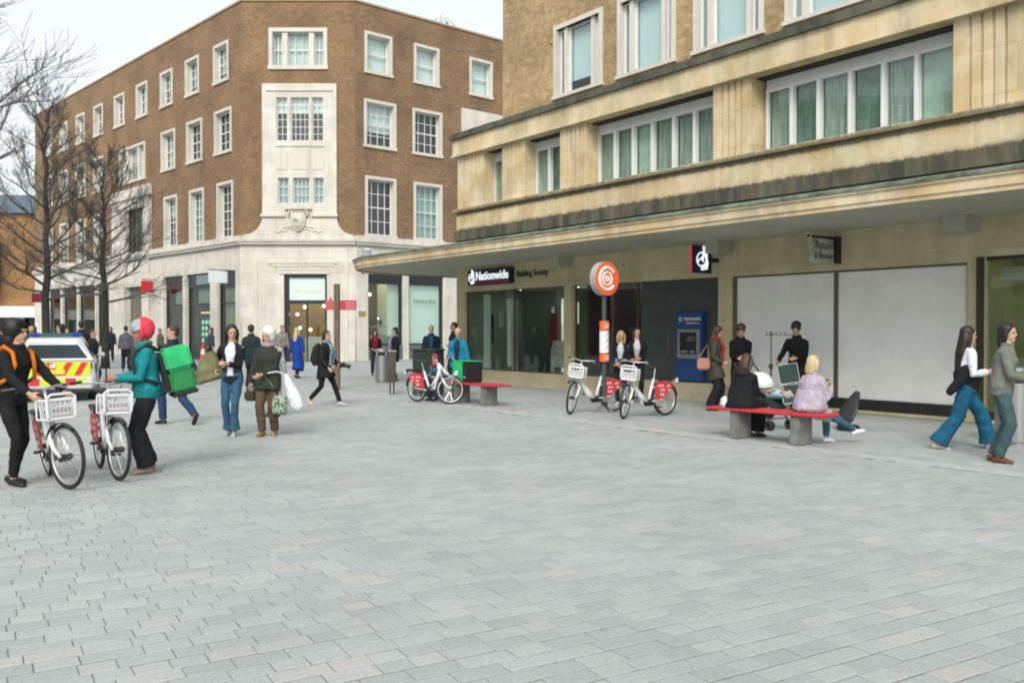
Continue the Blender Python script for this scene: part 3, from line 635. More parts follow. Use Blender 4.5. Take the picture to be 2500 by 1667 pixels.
# centre front D with stone bay and concave feet
hD = [(1.37, 4.35, 14.84, 16.95)]
def concave(x0, x1, sgn, z0=6.45, z1=7.4, n=8):
    """arc from (x0,z0) outwards to the bay edge (x1,z1)"""
    return [(x0+(x1-x0)*sin(pi/2*i/n), z0+(z1-z0)*(1-cos(pi/2*i/n))) for i in range(n+1)]
mb = MB(); wall_holes(mb, 0, XC, 7.4, TOPZ, hD+[(1.05, 4.83, 7.4, 14.1)], 0, .2)
for x0, x1 in ((0.1, 1.05), (XC-.1, 4.83)):
    arc = concave(x0, x1, 1); edge = 0 if x0 < 1 else XC
    pts = [(edge, 6.4)]+arc+[(x1, 7.4), (edge, 7.4)]
    mb.add([(p[0], 0, p[1]) for p in pts], [tuple(range(len(pts)))])
sub('brick_wall', BRICK_RED, mb, 'D')
win('D', 2.86, 14.84, 2.98, 2.11, 3, 2, bord=.2, mulls=(2.18, 3.54), blind=1, bm=CURT[0])
bay = MB(); holes = [(1.78, 2.34, 11.2, 13.4), (2.5, 3.44, 11.2, 13.4), (3.58, 4.16, 11.2, 13.4), (1.85, 2.40, 8.02, 9.34), (2.62, 3.46, 8.02, 9.34), (3.66, 4.18, 8.02, 9.34)]
wall_holes(bay, 1.05, 4.83, 7.5, 14.1, holes, -.14, .3)
bay.quad((1.05, -.14, 7.5), (1.05, .2, 7.5), (1.05, .2, 14.1), (1.05, -.14, 14.1)); bay.quad((4.83, -.14, 7.5), (4.83, .2, 7.5), (4.83, .2, 14.1), (4.83, -.14, 14.1)); bay.quad((1.05, -.14, 14.1), (4.83, -.14, 14.1), (4.83, .2, 14.1), (1.05, .2, 14.1))
pts = [(0.02, 6.2)]+concave(.1, 1.05, 1)+[(1.05, 7.5), (4.83, 7.5)]+list(reversed(concave(XC-.1, 4.83, 1)))+[(XC-.02, 6.2)]
n = len(pts); bay.add([(p[0], -.14, p[1]) for p in pts]+[(p[0], .2, p[1]) for p in pts], [tuple(range(n))]+[(i, (i+1) % n, n+(i+1) % n, n+i) for i in range(n)])
sub('stone_bay', PORT, bay, 'D')
class MM:
    def box(s, *a): m_ = MB(); m_.box(*a); sub('moulding', PORT2, m_, 'D')
tr = MM(); tr.box(1.25, 4.63, -.2, -.142, 13.72, 13.84); tr.box(.98, 2.2, -.26, -.142, 7.36, 7.5); tr.box(3.58, 4.9, -.26, -.142, 7.36, 7.5); tr.box(2.2, 3.58, -.3, -.142, 7.72, 7.82)
for a, b in ((1.78, 2.34), (2.5, 3.44), (3.58, 4.16)):
    tr.box(a+.0, b, -.165, -.142, 9.75, 10.75); tr.box(a-.04, b+.04, -.19, -.142, 10.92, 10.99)
for i, (a, b, c, d) in enumerate(holes):
    f = MB(); y = .02; t = .05
    f.box(a, a+t, y-.03, y+.03, c, d); f.box(b-t, b, y-.03, y+.03, c, d); f.box(a+t, b-t, y-.03, y+.03, c, c+t); f.box(a+t, b-t, y-.03, y+.03, d-t, d); 
    nc = 4 if b-a > .7 else 2
    for k in range(1, nc): xx = a+(b-a)*k/nc; f.box(xx-.014, xx+.014, y-.02, y+.02, c+t, d-t)
    nr = 6 if d-c > 2 else 3
    for k in range(1, nr): zz = c+(d-c)*k/nr; f.box(a+t, b-t, y-.022, y+.022, zz-.014, zz+.014)
    W = sub('window', WHITE, f, 'D'); o = MB(); o.quad((a, y+.01, c), (b, y+.01, c), (b, y+.015, d), (a, y+.015, d)); o.build('pane', GLASS, W)
    bl = .35 if i < 3 else 1; o = MB(); o.quad((a, y+.12, d-(d-c)*bl), (b, y+.12, d-(d-c)*bl), (b, y+.12, d), (a, y+.12, d)); o.build('blind', CURT[1] if i < 3 else CURT[3], W)
# carved shield and foliage
sh = MB(); cx, cz = 2.89, 7.1
poly = [(cx-.34, 7.62), (cx+.34, 7.62), (cx+.36, 7.2), (cx+.28, 6.86), (cx+.1, 6.68), (cx, 6.62), (cx-.1, 6.68), (cx-.28, 6.86), (cx-.36, 7.2)]
M90 = Matrix(((1, 0, 0, 0), (0, 0, 1, 0), (0, 1, 0, 0), (0, 0, 0, 1)))
sh.prism(poly, -.24, -.141, M90); sh.tube([(x, -.24, z) for x, z in poly+[poly[0]]], .035, 6)
sh.tube([(cx-.14, -.26, 7.35), (cx-.2, -.26, 7.2), (cx-.08, -.26, 7.12), (cx-.02, -.26, 7.25)], .05, 6); sh.tube([(cx-.25, -.25, 6.95), (cx+.22, -.25, 6.9)], .03, 6)
for sg_ in (-1, 1):
    sh.tube([(cx+sg_*.36, -.2, 7.7), (cx+sg_*.5, -.2, 7.55), (cx+sg_*.42, -.2, 7.35)], .06, 6)
    for k in range(7):
        a = cx+sg_*(.3+.14*k); sh.ell((a, -.15, 6.62+.05*sin(k*2.1)+(.12 if k < 3 else 0)), .10, .05, .045, Matrix.Rotation(sg_*(.5-.12*k), 3, 'Y'))
        if k < 5: sh.ell((cx+sg_*(.42+.08*k), -.15, 6.9-.02*k), .08, .05, .06)
sub('shield', PORT2, sh, 'D', smooth=True)
# stone ground floor on the three fronts
doorh = (2.13, 4.32, 0, 4.45)
hb = [(-9.57, -6.97, .78, 4.7), (-6.54, -3.52, 0, 4.7), (-2.67, -.6, .78, 4.7), (-15.4, -12.6, 0, 4.3), (-15.1, -12.35, 5.9, 9.1), (-20.6, -18.3, .5, 4.68), (-24.2, -20.9, .5, 4.68), (-27.6, -24.5, .5, 4.68), (-30.8, -28.0, .5, 4.68)]
mb = MB(); wall_holes(mb, -34.1, .0, 0, 5.95, hb, -.10, .35); mb.box(-17.45, -15.1, -.22, .2, 5.9, 10.4); mb.box(-12.35, -11.5, -.22, .2, 5.9, 10.4); mb.box(-15.1, -12.35, -.22, .2, 9.1, 10.4); mb.box(-17.6, -11.35, -.34, .2, 9.75, 9.95); mb.box(-17.45, -15.4, -.2, -.105, 0, 5.9); mb.box(-12.6, -11.5, -.2, -.105, 0, 5.9); sub('stone_wall', PORT, mb, 'B')
mb = MB(); wall_holes(mb, 0, XC, 0, 5.95, [doorh], -.10, .35); sub('stone_wall', PORT, mb, 'D')
mb = MB(); wall_holes(mb, 0, 20, 0, 5.95, [(.7, 2.82, .78, 4.5), (3.21, 5.48, .78, 4.5), (6.6, 12, .6, 4.5)], -.10, .35); sub('stone_wall', PORT, mb, 'C')
# chamfer posts closing the joints between fronts, cornice and splayed course
for fr, a, b in (('B', -34.1, 0.03), ('D', -.0, XC), ('C', -.03, 20)):
    mb = MB(); e = .001*ord(fr)/60; mb.box(a, b, -.24-e, .15, 5.95, 6.10); mb.box(a, b, -.30-e, .15, 6.10, 6.17); mb.box(a, b, -.16-e, .15, 6.17, 6.42)
    if fr == 'D': mb = MB(); mb.box(a-.05, b+.05, -.242, .15, 5.952, 6.102); mb.box(a-.07, b+.07, -.302, .15, 6.102, 6.172)
    sub('cornice', PORT, mb, fr)
for x_ in (.0, XC):
    mb = MB(); mb.cyl(x_, .0, 0, 5.94, .101, 20); sub('corner_post', PORT, mb, 'D', smooth=True)
# roof edge
for fr, a, b in (('B', -34.2, 0.05), ('D', -.05, XC+.05), ('C', -.05, 20)):
    mb = MB(); mb.box(a, b, -.06, .4, TOPZ, TOPZ+.10+.002*(fr == 'D')); sub('coping', mat('tan_coping', (.42, .31, .19), .8), mb, fr)
mb = MB(); mb.prism([(0, .3), (XC, .3), (XC+.7571*20, .6532*20), (XC+.7571*20, 34), (-23.5, 34), (-.6907*34.1, .7232*34.1)], TOPZ-.4, TOPZ-.2); mb.build('roof', ROOM, K)
for fr, a, b in (('B', -34, -.4), ('D', .3, XC-.3), ('C', .4, 20)):
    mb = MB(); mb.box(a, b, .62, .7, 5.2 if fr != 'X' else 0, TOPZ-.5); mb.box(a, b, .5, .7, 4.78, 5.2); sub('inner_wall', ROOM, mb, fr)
# rooflight on C
mb = MB(); a = 8.2
mb.add([(6.6, 2.2, 18.4), (9.9, 2.2, 18.4), (9.9, 5.5, 18.4), (6.6, 5.5, 18.4), (8.0, 3.7, 20.4), (8.6, 3.7, 20.4)], [(0, 1, 5, 4), (1, 2, 5), (2, 3, 4, 5), (3, 0, 4)])
rl = sub('rooflight', GLASS, mb, 'C'); mb = MB()
for p, q in (((6.6, 2.2, 18.4), (8.0, 3.7, 20.4)), ((9.9, 2.2, 18.4), (8.6, 3.7, 20.4)), ((8.0, 3.7, 20.4), (8.6, 3.7, 20.4)), ((7.7, 2.2, 18.4), (8.2, 3.7, 20.4)), ((8.8, 2.2, 18.4), (8.4, 3.7, 20.4)), ((6.6, 2.2, 18.4), (9.9, 2.2, 18.4)), ((9.9, 2.2, 18.4), (9.9, 5.5, 18.4)), ((9.9, 5.5, 18.4), (8.6, 3.7, 20.4))): mb.tube([p, q], .06, 5)
mb.build('glazing_bars', WHITE, rl)
# door bay of the jeweller (front D)
DF = mat('black_shopfront', (.018, .022, .026), .35)
mb = MM(); mb.box(1.35, 4.85, -.16, -.105, 4.98, 5.1); mb.box(1.55, 4.7, -.14, -.105, 4.84, 4.96); mb.box(1.85, 4.5, -.13, -.105, 4.66, 4.72); mb.box(1.9, 4.46, -.15, -.105, 4.46, 4.6)
mb.box(.55, .8, -.14, -.105, 0, 5.1); mb.box(5.25, 5.4, -.14, -.105, 0, 5.1)
f = MB(); f.box(2.13, 2.36, .0, .2, 0, 4.45); f.box(4.2, 4.32, .0, .2, 0, 4.45); f.box(2.36, 4.2, .0, .2, 4.28, 4.45); f.box(2.36, 4.2, .0, .2, 2.95, 3.13); f.box(3.24, 3.3, .02, .18, 0, 2.95)
dw = sub('shop_door', DF, f, 'D')
p = MB(); p.quad((2.36, .1, 3.13), (4.2, .1, 3.13), (4.2, .1, 4.28), (2.36, .1, 4.28)); p.build('fanlight', mat('frosted_lit', (.55, .66, .62), .4, emit=(.7, .85, .8), est=.12), dw)
text('PANDORA', .30, mat('gold_letters', (.75, .68, .45), .4), dw, (2.62, .085, 3.5), ext=.008, sx=1.0)
p = MB(); p.quad((2.36, .1, 0), (3.24, .1, 0), (3.24, .1, 2.95), (2.36, .1, 2.95)); p.quad((3.3, .1, 0), (4.2, .1, 0), (4.2, .1, 2.95), (3.3, .1, 2.95)); p.build('pane', GLASS_SHOP, dw)
# jeweller's interior, warm
GOLD = mat('warm_interior', (.42, .30, .09), .8, var=.3, vscale=1.5); FL = mat('shop_floor', (.45, .42, .36), .3)
mb = MB(); mb.box(.8, 5.2, 4.0, 4.1, 0, 4.6); mb.box(.8, .9, .35, 4.0, 0, 4.6); mb.box(5.1, 5.2, .35, 4.0, 0, 4.6); mb.box(.8, 5.2, .26, 4.0, 4.55, 4.65); sub('room_wall', GOLD, mb, 'D')
mb = MB(); mb.cbox(3.0, 4.1, .8, 1.3, 0, 1.25, .03); mb.cbox(1.4, 2.1, 2, 3, 0, 1.2, .03); sub('display_counter', mat('counter_white', (.55, .54, .5), .4), mb, 'D')
LAMP = mat('pendant_glow', (1, .9, .7), .5, emit=(1, .78, .45), est=9)
for x, y, z in ((3.0, .7, 2.8), (2.6, .8, 2.42), (2.55, 1.6, 1.72), (3.05, 1.8, 1.62), (3.6, 2.6, 2.9), (4.1, .6, 1.5)):
    mb = MB(); mb.ell((x, y, z), .075, .075, .075); sub('pendant_lamp', LAMP, mb, 'D')
CL = mat('shop_ceiling_light', (1, 1, 1), .5, emit=(1, .8, .5), est=3.2)
mb = MB(); mb.box(1.6, 4.4, 1.2, 3.2, 4.50, 4.54); sub('glowing_ceiling_panel', CL, mb, 'D')
mb = MB(); mb.box(1.2, 2.6, 1.2, 2.4, 4.38, 4.42); sub('glowing_ceiling_panel', mat('soft_ceiling_light', (1, 1, 1), .5, emit=(1, .75, .4), est=1.6), mb, 'C')
# bay windows of front C
for i, (a, b) in enumerate(((.7, 2.82), (3.21, 5.48))):
    f = MB(); f.box(a, a+.08, -.02, .12, .78, 4.0); f.box(b-.14, b, -.02, .12, .78, 4.0); f.box(a, b, -.03, .2, 4.0, 4.5); f.box(a, b, -.06, .2, 4.1, 4.14); f.box(a, b, -.06, .2, 4.24, 4.28); f.box(a+.08, b-.14, -.02, .12, .78, .9)
    W = sub('shop_window', DF, f, 'C'); p = MB(); p.quad((a+.08, .05, .9), (b-.14, .05, .9), (b-.14, .05, 4.0), (a+.08, .05, 4.0)); p.build('pane', GLASS_SHOP, W)
    if i == 0:
        mb = MB(); mb.box(a, 5.6, 3.2, 3.25, 0, 4.6); mb.box(4.9, 4.95, .4, 3.2, 0, 4.6); mb.box(a, 5.6, .3, 3.2, 4.46, 4.55); mb.box(a-.1, a, .3, 2.4, 0, 4.4); sub('room_wall', GOLD, mb, 'C')
        mb = MB(); mb.box(2.12, b, .28, .32, .8, 4.1); mb.box(b, b+.05, .2, 2.4, .3, 4.4); sub('display_board', mat('pale_display', (.62, .72, .66), .7, emit=(.7, .85, .75), est=.12), mb, 'C')
        mb = MB(); mb.box(a, b, .2, 1.2, .5, 1.3); mb.box(a, 2.1, .3, .9, 1.75, 1.82); mb.box(a, 2.0, .3, .9, 1.3, 1.36); sub('display_counter', mat('grey_counter', (.25, .27, .23), .5), mb, 'C')
        for k in range(5):
            mb = MB(); mb.ell((.85+.26*k, .6, 2.0+.12*(k % 2)), .1, .08, .18); sub('display_bust', mat('dark_display', (.05, .035, .03), .6), mb, 'C')
        for x, y, z in ((.95, .9, 2.75), (1.6, 1.2, 3.5), (1.2, 1.6, 3.55), (1.8, .8, 2.2)):
            mb = MB(); mb.ell((x, y, z), .075, .075, .075); sub('pendant_lamp', LAMP, mb, 'C')
    else:
        mb = MB(); mb.box(a+.02, b-.02, .2, .24, .8, 4.05); o = sub('display_board', mat('pale_display2', (.66, .76, .72), .7, emit=(.75, .9, .85), est=.16), mb, 'C')
        text('PANDORA', .30, mat('grey_green_letters', (.10, .16, .14), .5), W, (3.62, .03, 3.05), ext=.006)
    mb = MB(); mb.box(a, b, -.104, .0, .05, .775); sub('stall_riser', mat('grey_riser', (.10, .13, .125), .5), mb, 'C')
f = MB(); 
for q in (6.6, 8.4, 10.2, 11.9): f.box(q, q+.1, 0, .12, .6, 4.5)
sub('shop_window', DF, f, 'C'); 
# shopfronts of front B
SHB = mat('shop_dim', (.10, .115, .085), .8, var=.4, vscale=1.2); 
POST = mat('poster_dark', (.02, .05, .05), .5)
for i, (a, b, c, d) in enumerate([hb[0], hb[1], hb[2]]+hb[5:]):
    y = .12; f = MB(); f.box(a, a+.1, y-.05, y+.05, c, d-.75); f.box(b-.1, b, y-.05, y+.05, c, d-.75); f.box(a, b, y-.06, y+.1, d-.75, d); f.box(a+.1, b-.1, y-.05, y+.05, c, c+.08); f.box(a+.1, b-.1, y-.04, y+.04, 3.0, 3.06)
    W = sub('shop_window', DF, f, 'B'); p = MB(); p.quad((a+.1, y, c+.08), (b-.1, y, c+.08), (b-.1, y, d-.75), (a+.1, y, d-.75)); p.build('pane', GLASS_SHOP, W)
    mb = MB(); mb.box(a-.2, b+.2, 1.6, 1.7, 0, 5); mb.box(a-.25, a-.2, .26, 1.7, 0, 5); mb.box(b+.2, b+.25, .26, 1.7, 0, 5); sub('room_wall', SHB, mb, 'B')
    if i in (0, 1): mb = MB(); mb.box(a+.9, b-.15, .25, .28, 3.1, 3.85); sub('display_board', mat('grey_display', (.28, .32, .26), .7), mb, 'B')
    if i == 2: mb = MB(); mb.box(a+.3, b-.1, .25, .28, .9, 3.8); sub('display_board', mat('grey_green_display', (.30, .36, .25), .7), mb, 'B')
    if i == 1:
        mb = MB(); mb.box(a+1.3, b-.3, .20, .24, .75, 2.3); P = sub('poster', POST, mb, 'B'); mb = MB()
        for r in range(4):
            for k in range(3):
                if random.random() < .85: mb.box(a+1.42+k*.42, a+1.66+k*.42, .185, .199, .95+r*.33, 1.15+r*.33)
        mb.build('poster_lights', mat('poster_glow', (.4, .75, .5), .5, emit=(.35, .8, .5), est=.5), P)
        mb = MB(); mb.box(a+1.3, b-.4, .19, .23, 2.52, 2.6); sub('light_strip', mat('warm_strip', (.8, .7, .3), .5, emit=(.9, .75, .3), est=.6), mb, 'B')
        mb = MB(); mb.box(a+1.2, b-.25, -.02, .04, 4.1, 4.6); sub('shop_sign', mat('grey_shop_sign', (.20, .26, .26), .5), mb, 'B')
mb = MB(); mb.box(-15.1, -12.35, .1, .14, 5.9, 9.1); tw = sub('tall_window', GLASS, mb, 'B'); mb = MB()
for k in range(5): mb.box(-15.1+k*.6875-.03, -15.1+k*.6875+.03, .03, .09, 5.9, 9.1)
for k in range(6): mb.box(-15.1, -12.35, .035, .085, 5.9+k*.62, 5.95+k*.62)
mb.build('glazing_bars', DF, tw)
mb = MB(); mb.box(-15.4, -12.6, .2, .26, 0, 4.3); sub('door_panel', mat('grey_brown_door', (.17, .16, .13), .7, var=.3), mb, 'B')
# brass plaque on front C
mb = MB(); mb.cbox(.12, .55, -.125, -.101, 2.3, 2.58, .01); pq = sub('plaque', mat('brass', (.45, .36, .12), .35, .7), mb, 'C')

wire = MB(); w0 = Vector((-13.74, 46, 0))+Matrix.Rotation(0, 3, 'Z') @ Vector((XC+.7571*2.55, .6532*2.55-.1, 17.13)); a0 = OA+DA*(-5.86)+NA*(-.55); w1 = Vector((a0.x, a0.y, 9.72))
wire.tube([w0.lerp(w1, i/14)-Vector((0, 0, .5*sin(pi*i/14))) for i in range(15)], .012, 5); tag(wire.build('overhead_cable', BLACK), 'thin dark cable strung from the corner building to the buff brick wall', 'cable')
# ================================================================ far left buildings
o = empty('orange_brick_building', (-44.5, 82, 0), 0, 'orange brick building with dark slate roof at far left behind the bare trees', 'building')
mb = MB(); hz = [(-18+i*3.4, -16.4+i*3.4, z, z+1.9) for i in range(5) for z in (5.6, 9.2)]
wall_holes(mb, -26, 9, 3.4, 12.2, hz, 0, .2); mb.quad((9, 0, 0), (9, 14, 0), (9, 14, 12.2), (9, 0, 12.2)); mb.build('brick_wall', BRICK_ORG, o)
for h in hz:
    mb = MB(); mb.box(h[0], h[1], .15, .2, h[2], h[3]); w = mb.build('window', mat('teal_glass', (.04, .10, .12), .2), o); mb = MB(); mb.box((h[0]+h[1])/2-.04, (h[0]+h[1])/2+.04, .08, .149, h[2], h[3]); mb.build('glazing_bar', WHITE, w)
mb = MB(); mb.add([(-26, -.4, 12.2), (9.3, -.4, 12.2), (9.3, 15, 12.2), (-26, 15, 12.2), (-24, 5, 14.6), (8, 5, 14.6)], [(0, 1, 5, 4), (1, 2, 5), (2, 3, 4, 5), (3, 0, 4), (0, 1, 2, 3)]); mb.build('roof', mat('slate_roof', (.09, .13, .16), .6, var=.3), o)
mb = MB(); mb.box(-26, 9, -1.2, 0, 2.75, 3.75); mb.build('fascia', WHITE, o)
for x in (-25, -19, -13.2, -8.5, -4.2, -.2, 4.2, 8.7):
    mb = MB(); mb.box(x-.35, x+.35, -.3, 0, 0, 2.75); mb.build('pillar', WHITE, o)
mb = MB(); mb.box(-26, 9, .3, .4, 0, 3.3); mb.build('shop_glazing', mat('dark_shop', (.02, .025, .03), .2), o)
# tall glazed projection at the very left edge
mb = MB(); mb.box(-15.0, -1.9, -2.2, -.2, 5.6, 9.6); gz = mb.build('glazed_bay', mat('teal_glazing', (.03, .09, .11), .15), o)
# brick building across the square, seen only as a reflection in the windows
o = empty('opposite_building', (-31, -17, 0), pi/2, 'plain brick building with white framed windows on the left side of the square', 'building')
hz = [(3+i*3.6, 4.9+i*3.6, z, z+2.3) for i in range(15) for z in (5.6, 9.2, 12.4)]
mb = MB(); wall_holes(mb, 0, 60, 4.6, 15, hz, 0, .25); mb.box(0, 60, .3, 9, 4.6, 14.9); mb.build('brick_wall', BRICK_RED, o)
mb = MB(); mb.box(0, 60, -.1, .2, 4.2, 4.8); mb.box(0, 60, -.1, .3, 15, 15.3)
for i in range(18): mb.box(i*3.5, i*3.5+.5, -.05, .3, 0, 4.2)
mb.build('stone_trim', PORT2, o)
mb = MB(); mb.box(0, 60, .5, .6, 0, 4.2); mb.build('shop_glazing', MT['dark_shop'], o)
bw = None
for a, b, c, d in hz:
    if bw is None:
        mb = MB(); w_, h_ = b-a, d-c
        for k in range(5): mb.box(k*w_/4-.03, k*w_/4+.03, .1, .16, 0, h_)
        for k in range(5): mb.box(0, w_, .1, .158, k*h_/4-.03, k*h_/4+.03)
        mb.box(-.12, 0, -.03, .2, -.12, h_+.12); mb.box(w_, w_+.12, -.03, .2, -.12, h_+.12)
        bw = mb.build('window', WHITE, o, loc=(a, 0, c))
    else: use(bw, 'window', o, (a, 0, c))

# ================================================================ PEOPLE
BLOBS = []
def blob(mb, name, m, parent, vox=.012, sm=3, label=None):
    o = mb.build(name, m, parent, fix=True)
    if name in ('jacket', 'trousers'): vox *= 1.15
    r = o.modifiers.new('r', 'REMESH'); r.mode = 'VOXEL'; r.voxel_size = vox; r.use_smooth_shade = True
    if sm: s = o.modifiers.new('s', 'SMOOTH'); s.factor = .5; s.iterations = sm
    if name in ('hat', 'hood') and vox < .013:
        tx = bpy.data.textures.get('knit') or bpy.data.textures.new('knit', 'CLOUDS'); tx.noise_scale = .02
        d = o.modifiers.new('d', 'DISPLACE'); d.texture = tx; d.strength = .014; d.mid_level = .5; d.texture_coords = 'LOCAL'
    if name in ('jacket', 'trousers', 'scarf', 'coat_skirt', 'jacket_hem', 'shirt', 'pack', 'bag_body', 'cloth', 'hood'):
        for sc_, st_ in ((.11, .020), (.035, .008)):
            if sc_ < .05 and vox > .013: continue
            k = 'folds%d' % int(sc_*1000)
            tx = bpy.data.textures.get(k) or bpy.data.textures.new(k, 'CLOUDS'); tx.noise_scale = sc_; tx.noise_depth = 1
            d = o.modifiers.new('d', 'DISPLACE'); d.texture = tx; d.strength = st_; d.mid_level = .5; d.texture_coords = 'LOCAL'
    BLOBS.append(o)
    if label: o['label'] = label
    return o
def finish_blobs():
    dg = bpy.context.evaluated_depsgraph_get(); res = []
    for o in BLOBS: res.append(bpy.data.meshes.new_from_object(o.evaluated_get(dg)))
    for o, me in zip(BLOBS, res):
        o.modifiers.clear(); me.name = o.name; o.data = me
        me.polygons.foreach_set('use_smooth', [True]*len(me.polygons))
CL_ = {}
def cloth(col, pat=None):
    k = 'cloth_%d_%d_%d' % tuple(int(c*999) for c in col)+(pat or '')
    if k in MT: return MT[k]
    m = mat(k, col, .85, var=.22, vscale=9, bump=.03, bscale=7, detail=4, spec=.25)
    if pat:
        b = m.node_tree.nodes['Principled BSDF']; tc = N(m, 'ShaderNodeTexCoord')
        if pat == 'stripe': t = N(m, 'ShaderNodeTexWave', Scale=18.); t.bands_direction = 'Z'; f = t.outputs['Fac']
        elif pat == 'check': t = N(m, 'ShaderNodeTexChecker', Scale=26.); f = t.outputs['Fac']
        else: t = N(m, 'ShaderNodeTexVoronoi', Scale=24.); f = t.outputs['Distance']
        L(m, tc.outputs['Object'], t.inputs['Vector'])
        r = N(m, 'ShaderNodeValToRGB'); L(m, f, r.inputs['Fac']); r.color_ramp.elements[0].position = .38; r.color_ramp.elements[1].position = .6
        c2 = {'stripe': (.6, .6, .62), 'check': (.32, .4, .45), 'spots': (.35, .33, .3), 'leaf': (.35, .4, .32)}[pat]
        r.color_ramp.elements[0].color = (*col, 1); r.color_ramp.elements[1].color = (*c2, 1); L(m, r.outputs['Color'], b.inputs['Base Color'])
    return m
def ik(a, c, l1, l2, pole):
    a, c = Vector(a), Vector(c); d = c-a; L_ = min(d.length, (l1+l2)*.998); dn = d.normalized()
    x = (l1*l1-l2*l2+L_*L_)/(2*L_); h = sqrt(max(l1*l1-x*x, 0)); p = Vector(pole); p = (p-dn*p.dot(dn))
    p = p.normalized() if p.length > 1e-6 else dn.orthogonal().normalized()
    return a+dn*x+p*h, a+dn*L_
def loftZ(mb, secs, n=18, side=None):
    """secs: (centre, half width left-right, half depth front-back [, tilt dir])"""
    rs = []
    for i, (c, w, d) in enumerate(secs):
        c = Vector(c); a = Vector(secs[max(i-1, 0)][0]); b = Vector(secs[min(i+1, len(secs)-1)][0]); t = (b-a)
        t = t.normalized() if t.length > 1e-6 else Vector((0, 0, 1))
        sd = side if side is not None else Vector((0, 1, 0)); f = sd.cross(t).normalized(); s2 = t.cross(f).normalized()
        rs.append([c+s2*(w*cos(2*pi*k/n))+f*(d*sin(2*pi*k/n)) for k in range(n)])
    mb.rings(rs, True)
def caps(mb, pts, rr, n=10):
    """rounded tapered limb"""
    pts = [Vector(p) for p in pts]
    a = (pts[0]-pts[1]).normalized()*rr[0]*.6; b = (pts[-1]-pts[-2]).normalized()*rr[-1]*.6
    mb.tube([pts[0]+a]+pts+[pts[-1]+b], [rr[0]*.55]+list(rr)+[rr[-1]*.55], n)
HAIRS = {'black': (.012, .01, .01), 'brown': (.055, .028, .014), 'dark': (.025, .015, .01), 'blonde': (.48, .34, .16), 'white': (.75, .74, .72), 'grey': (.4, .38, .36), 'auburn': (.13, .045, .02), 'palegold': (.55, .43, .24)}
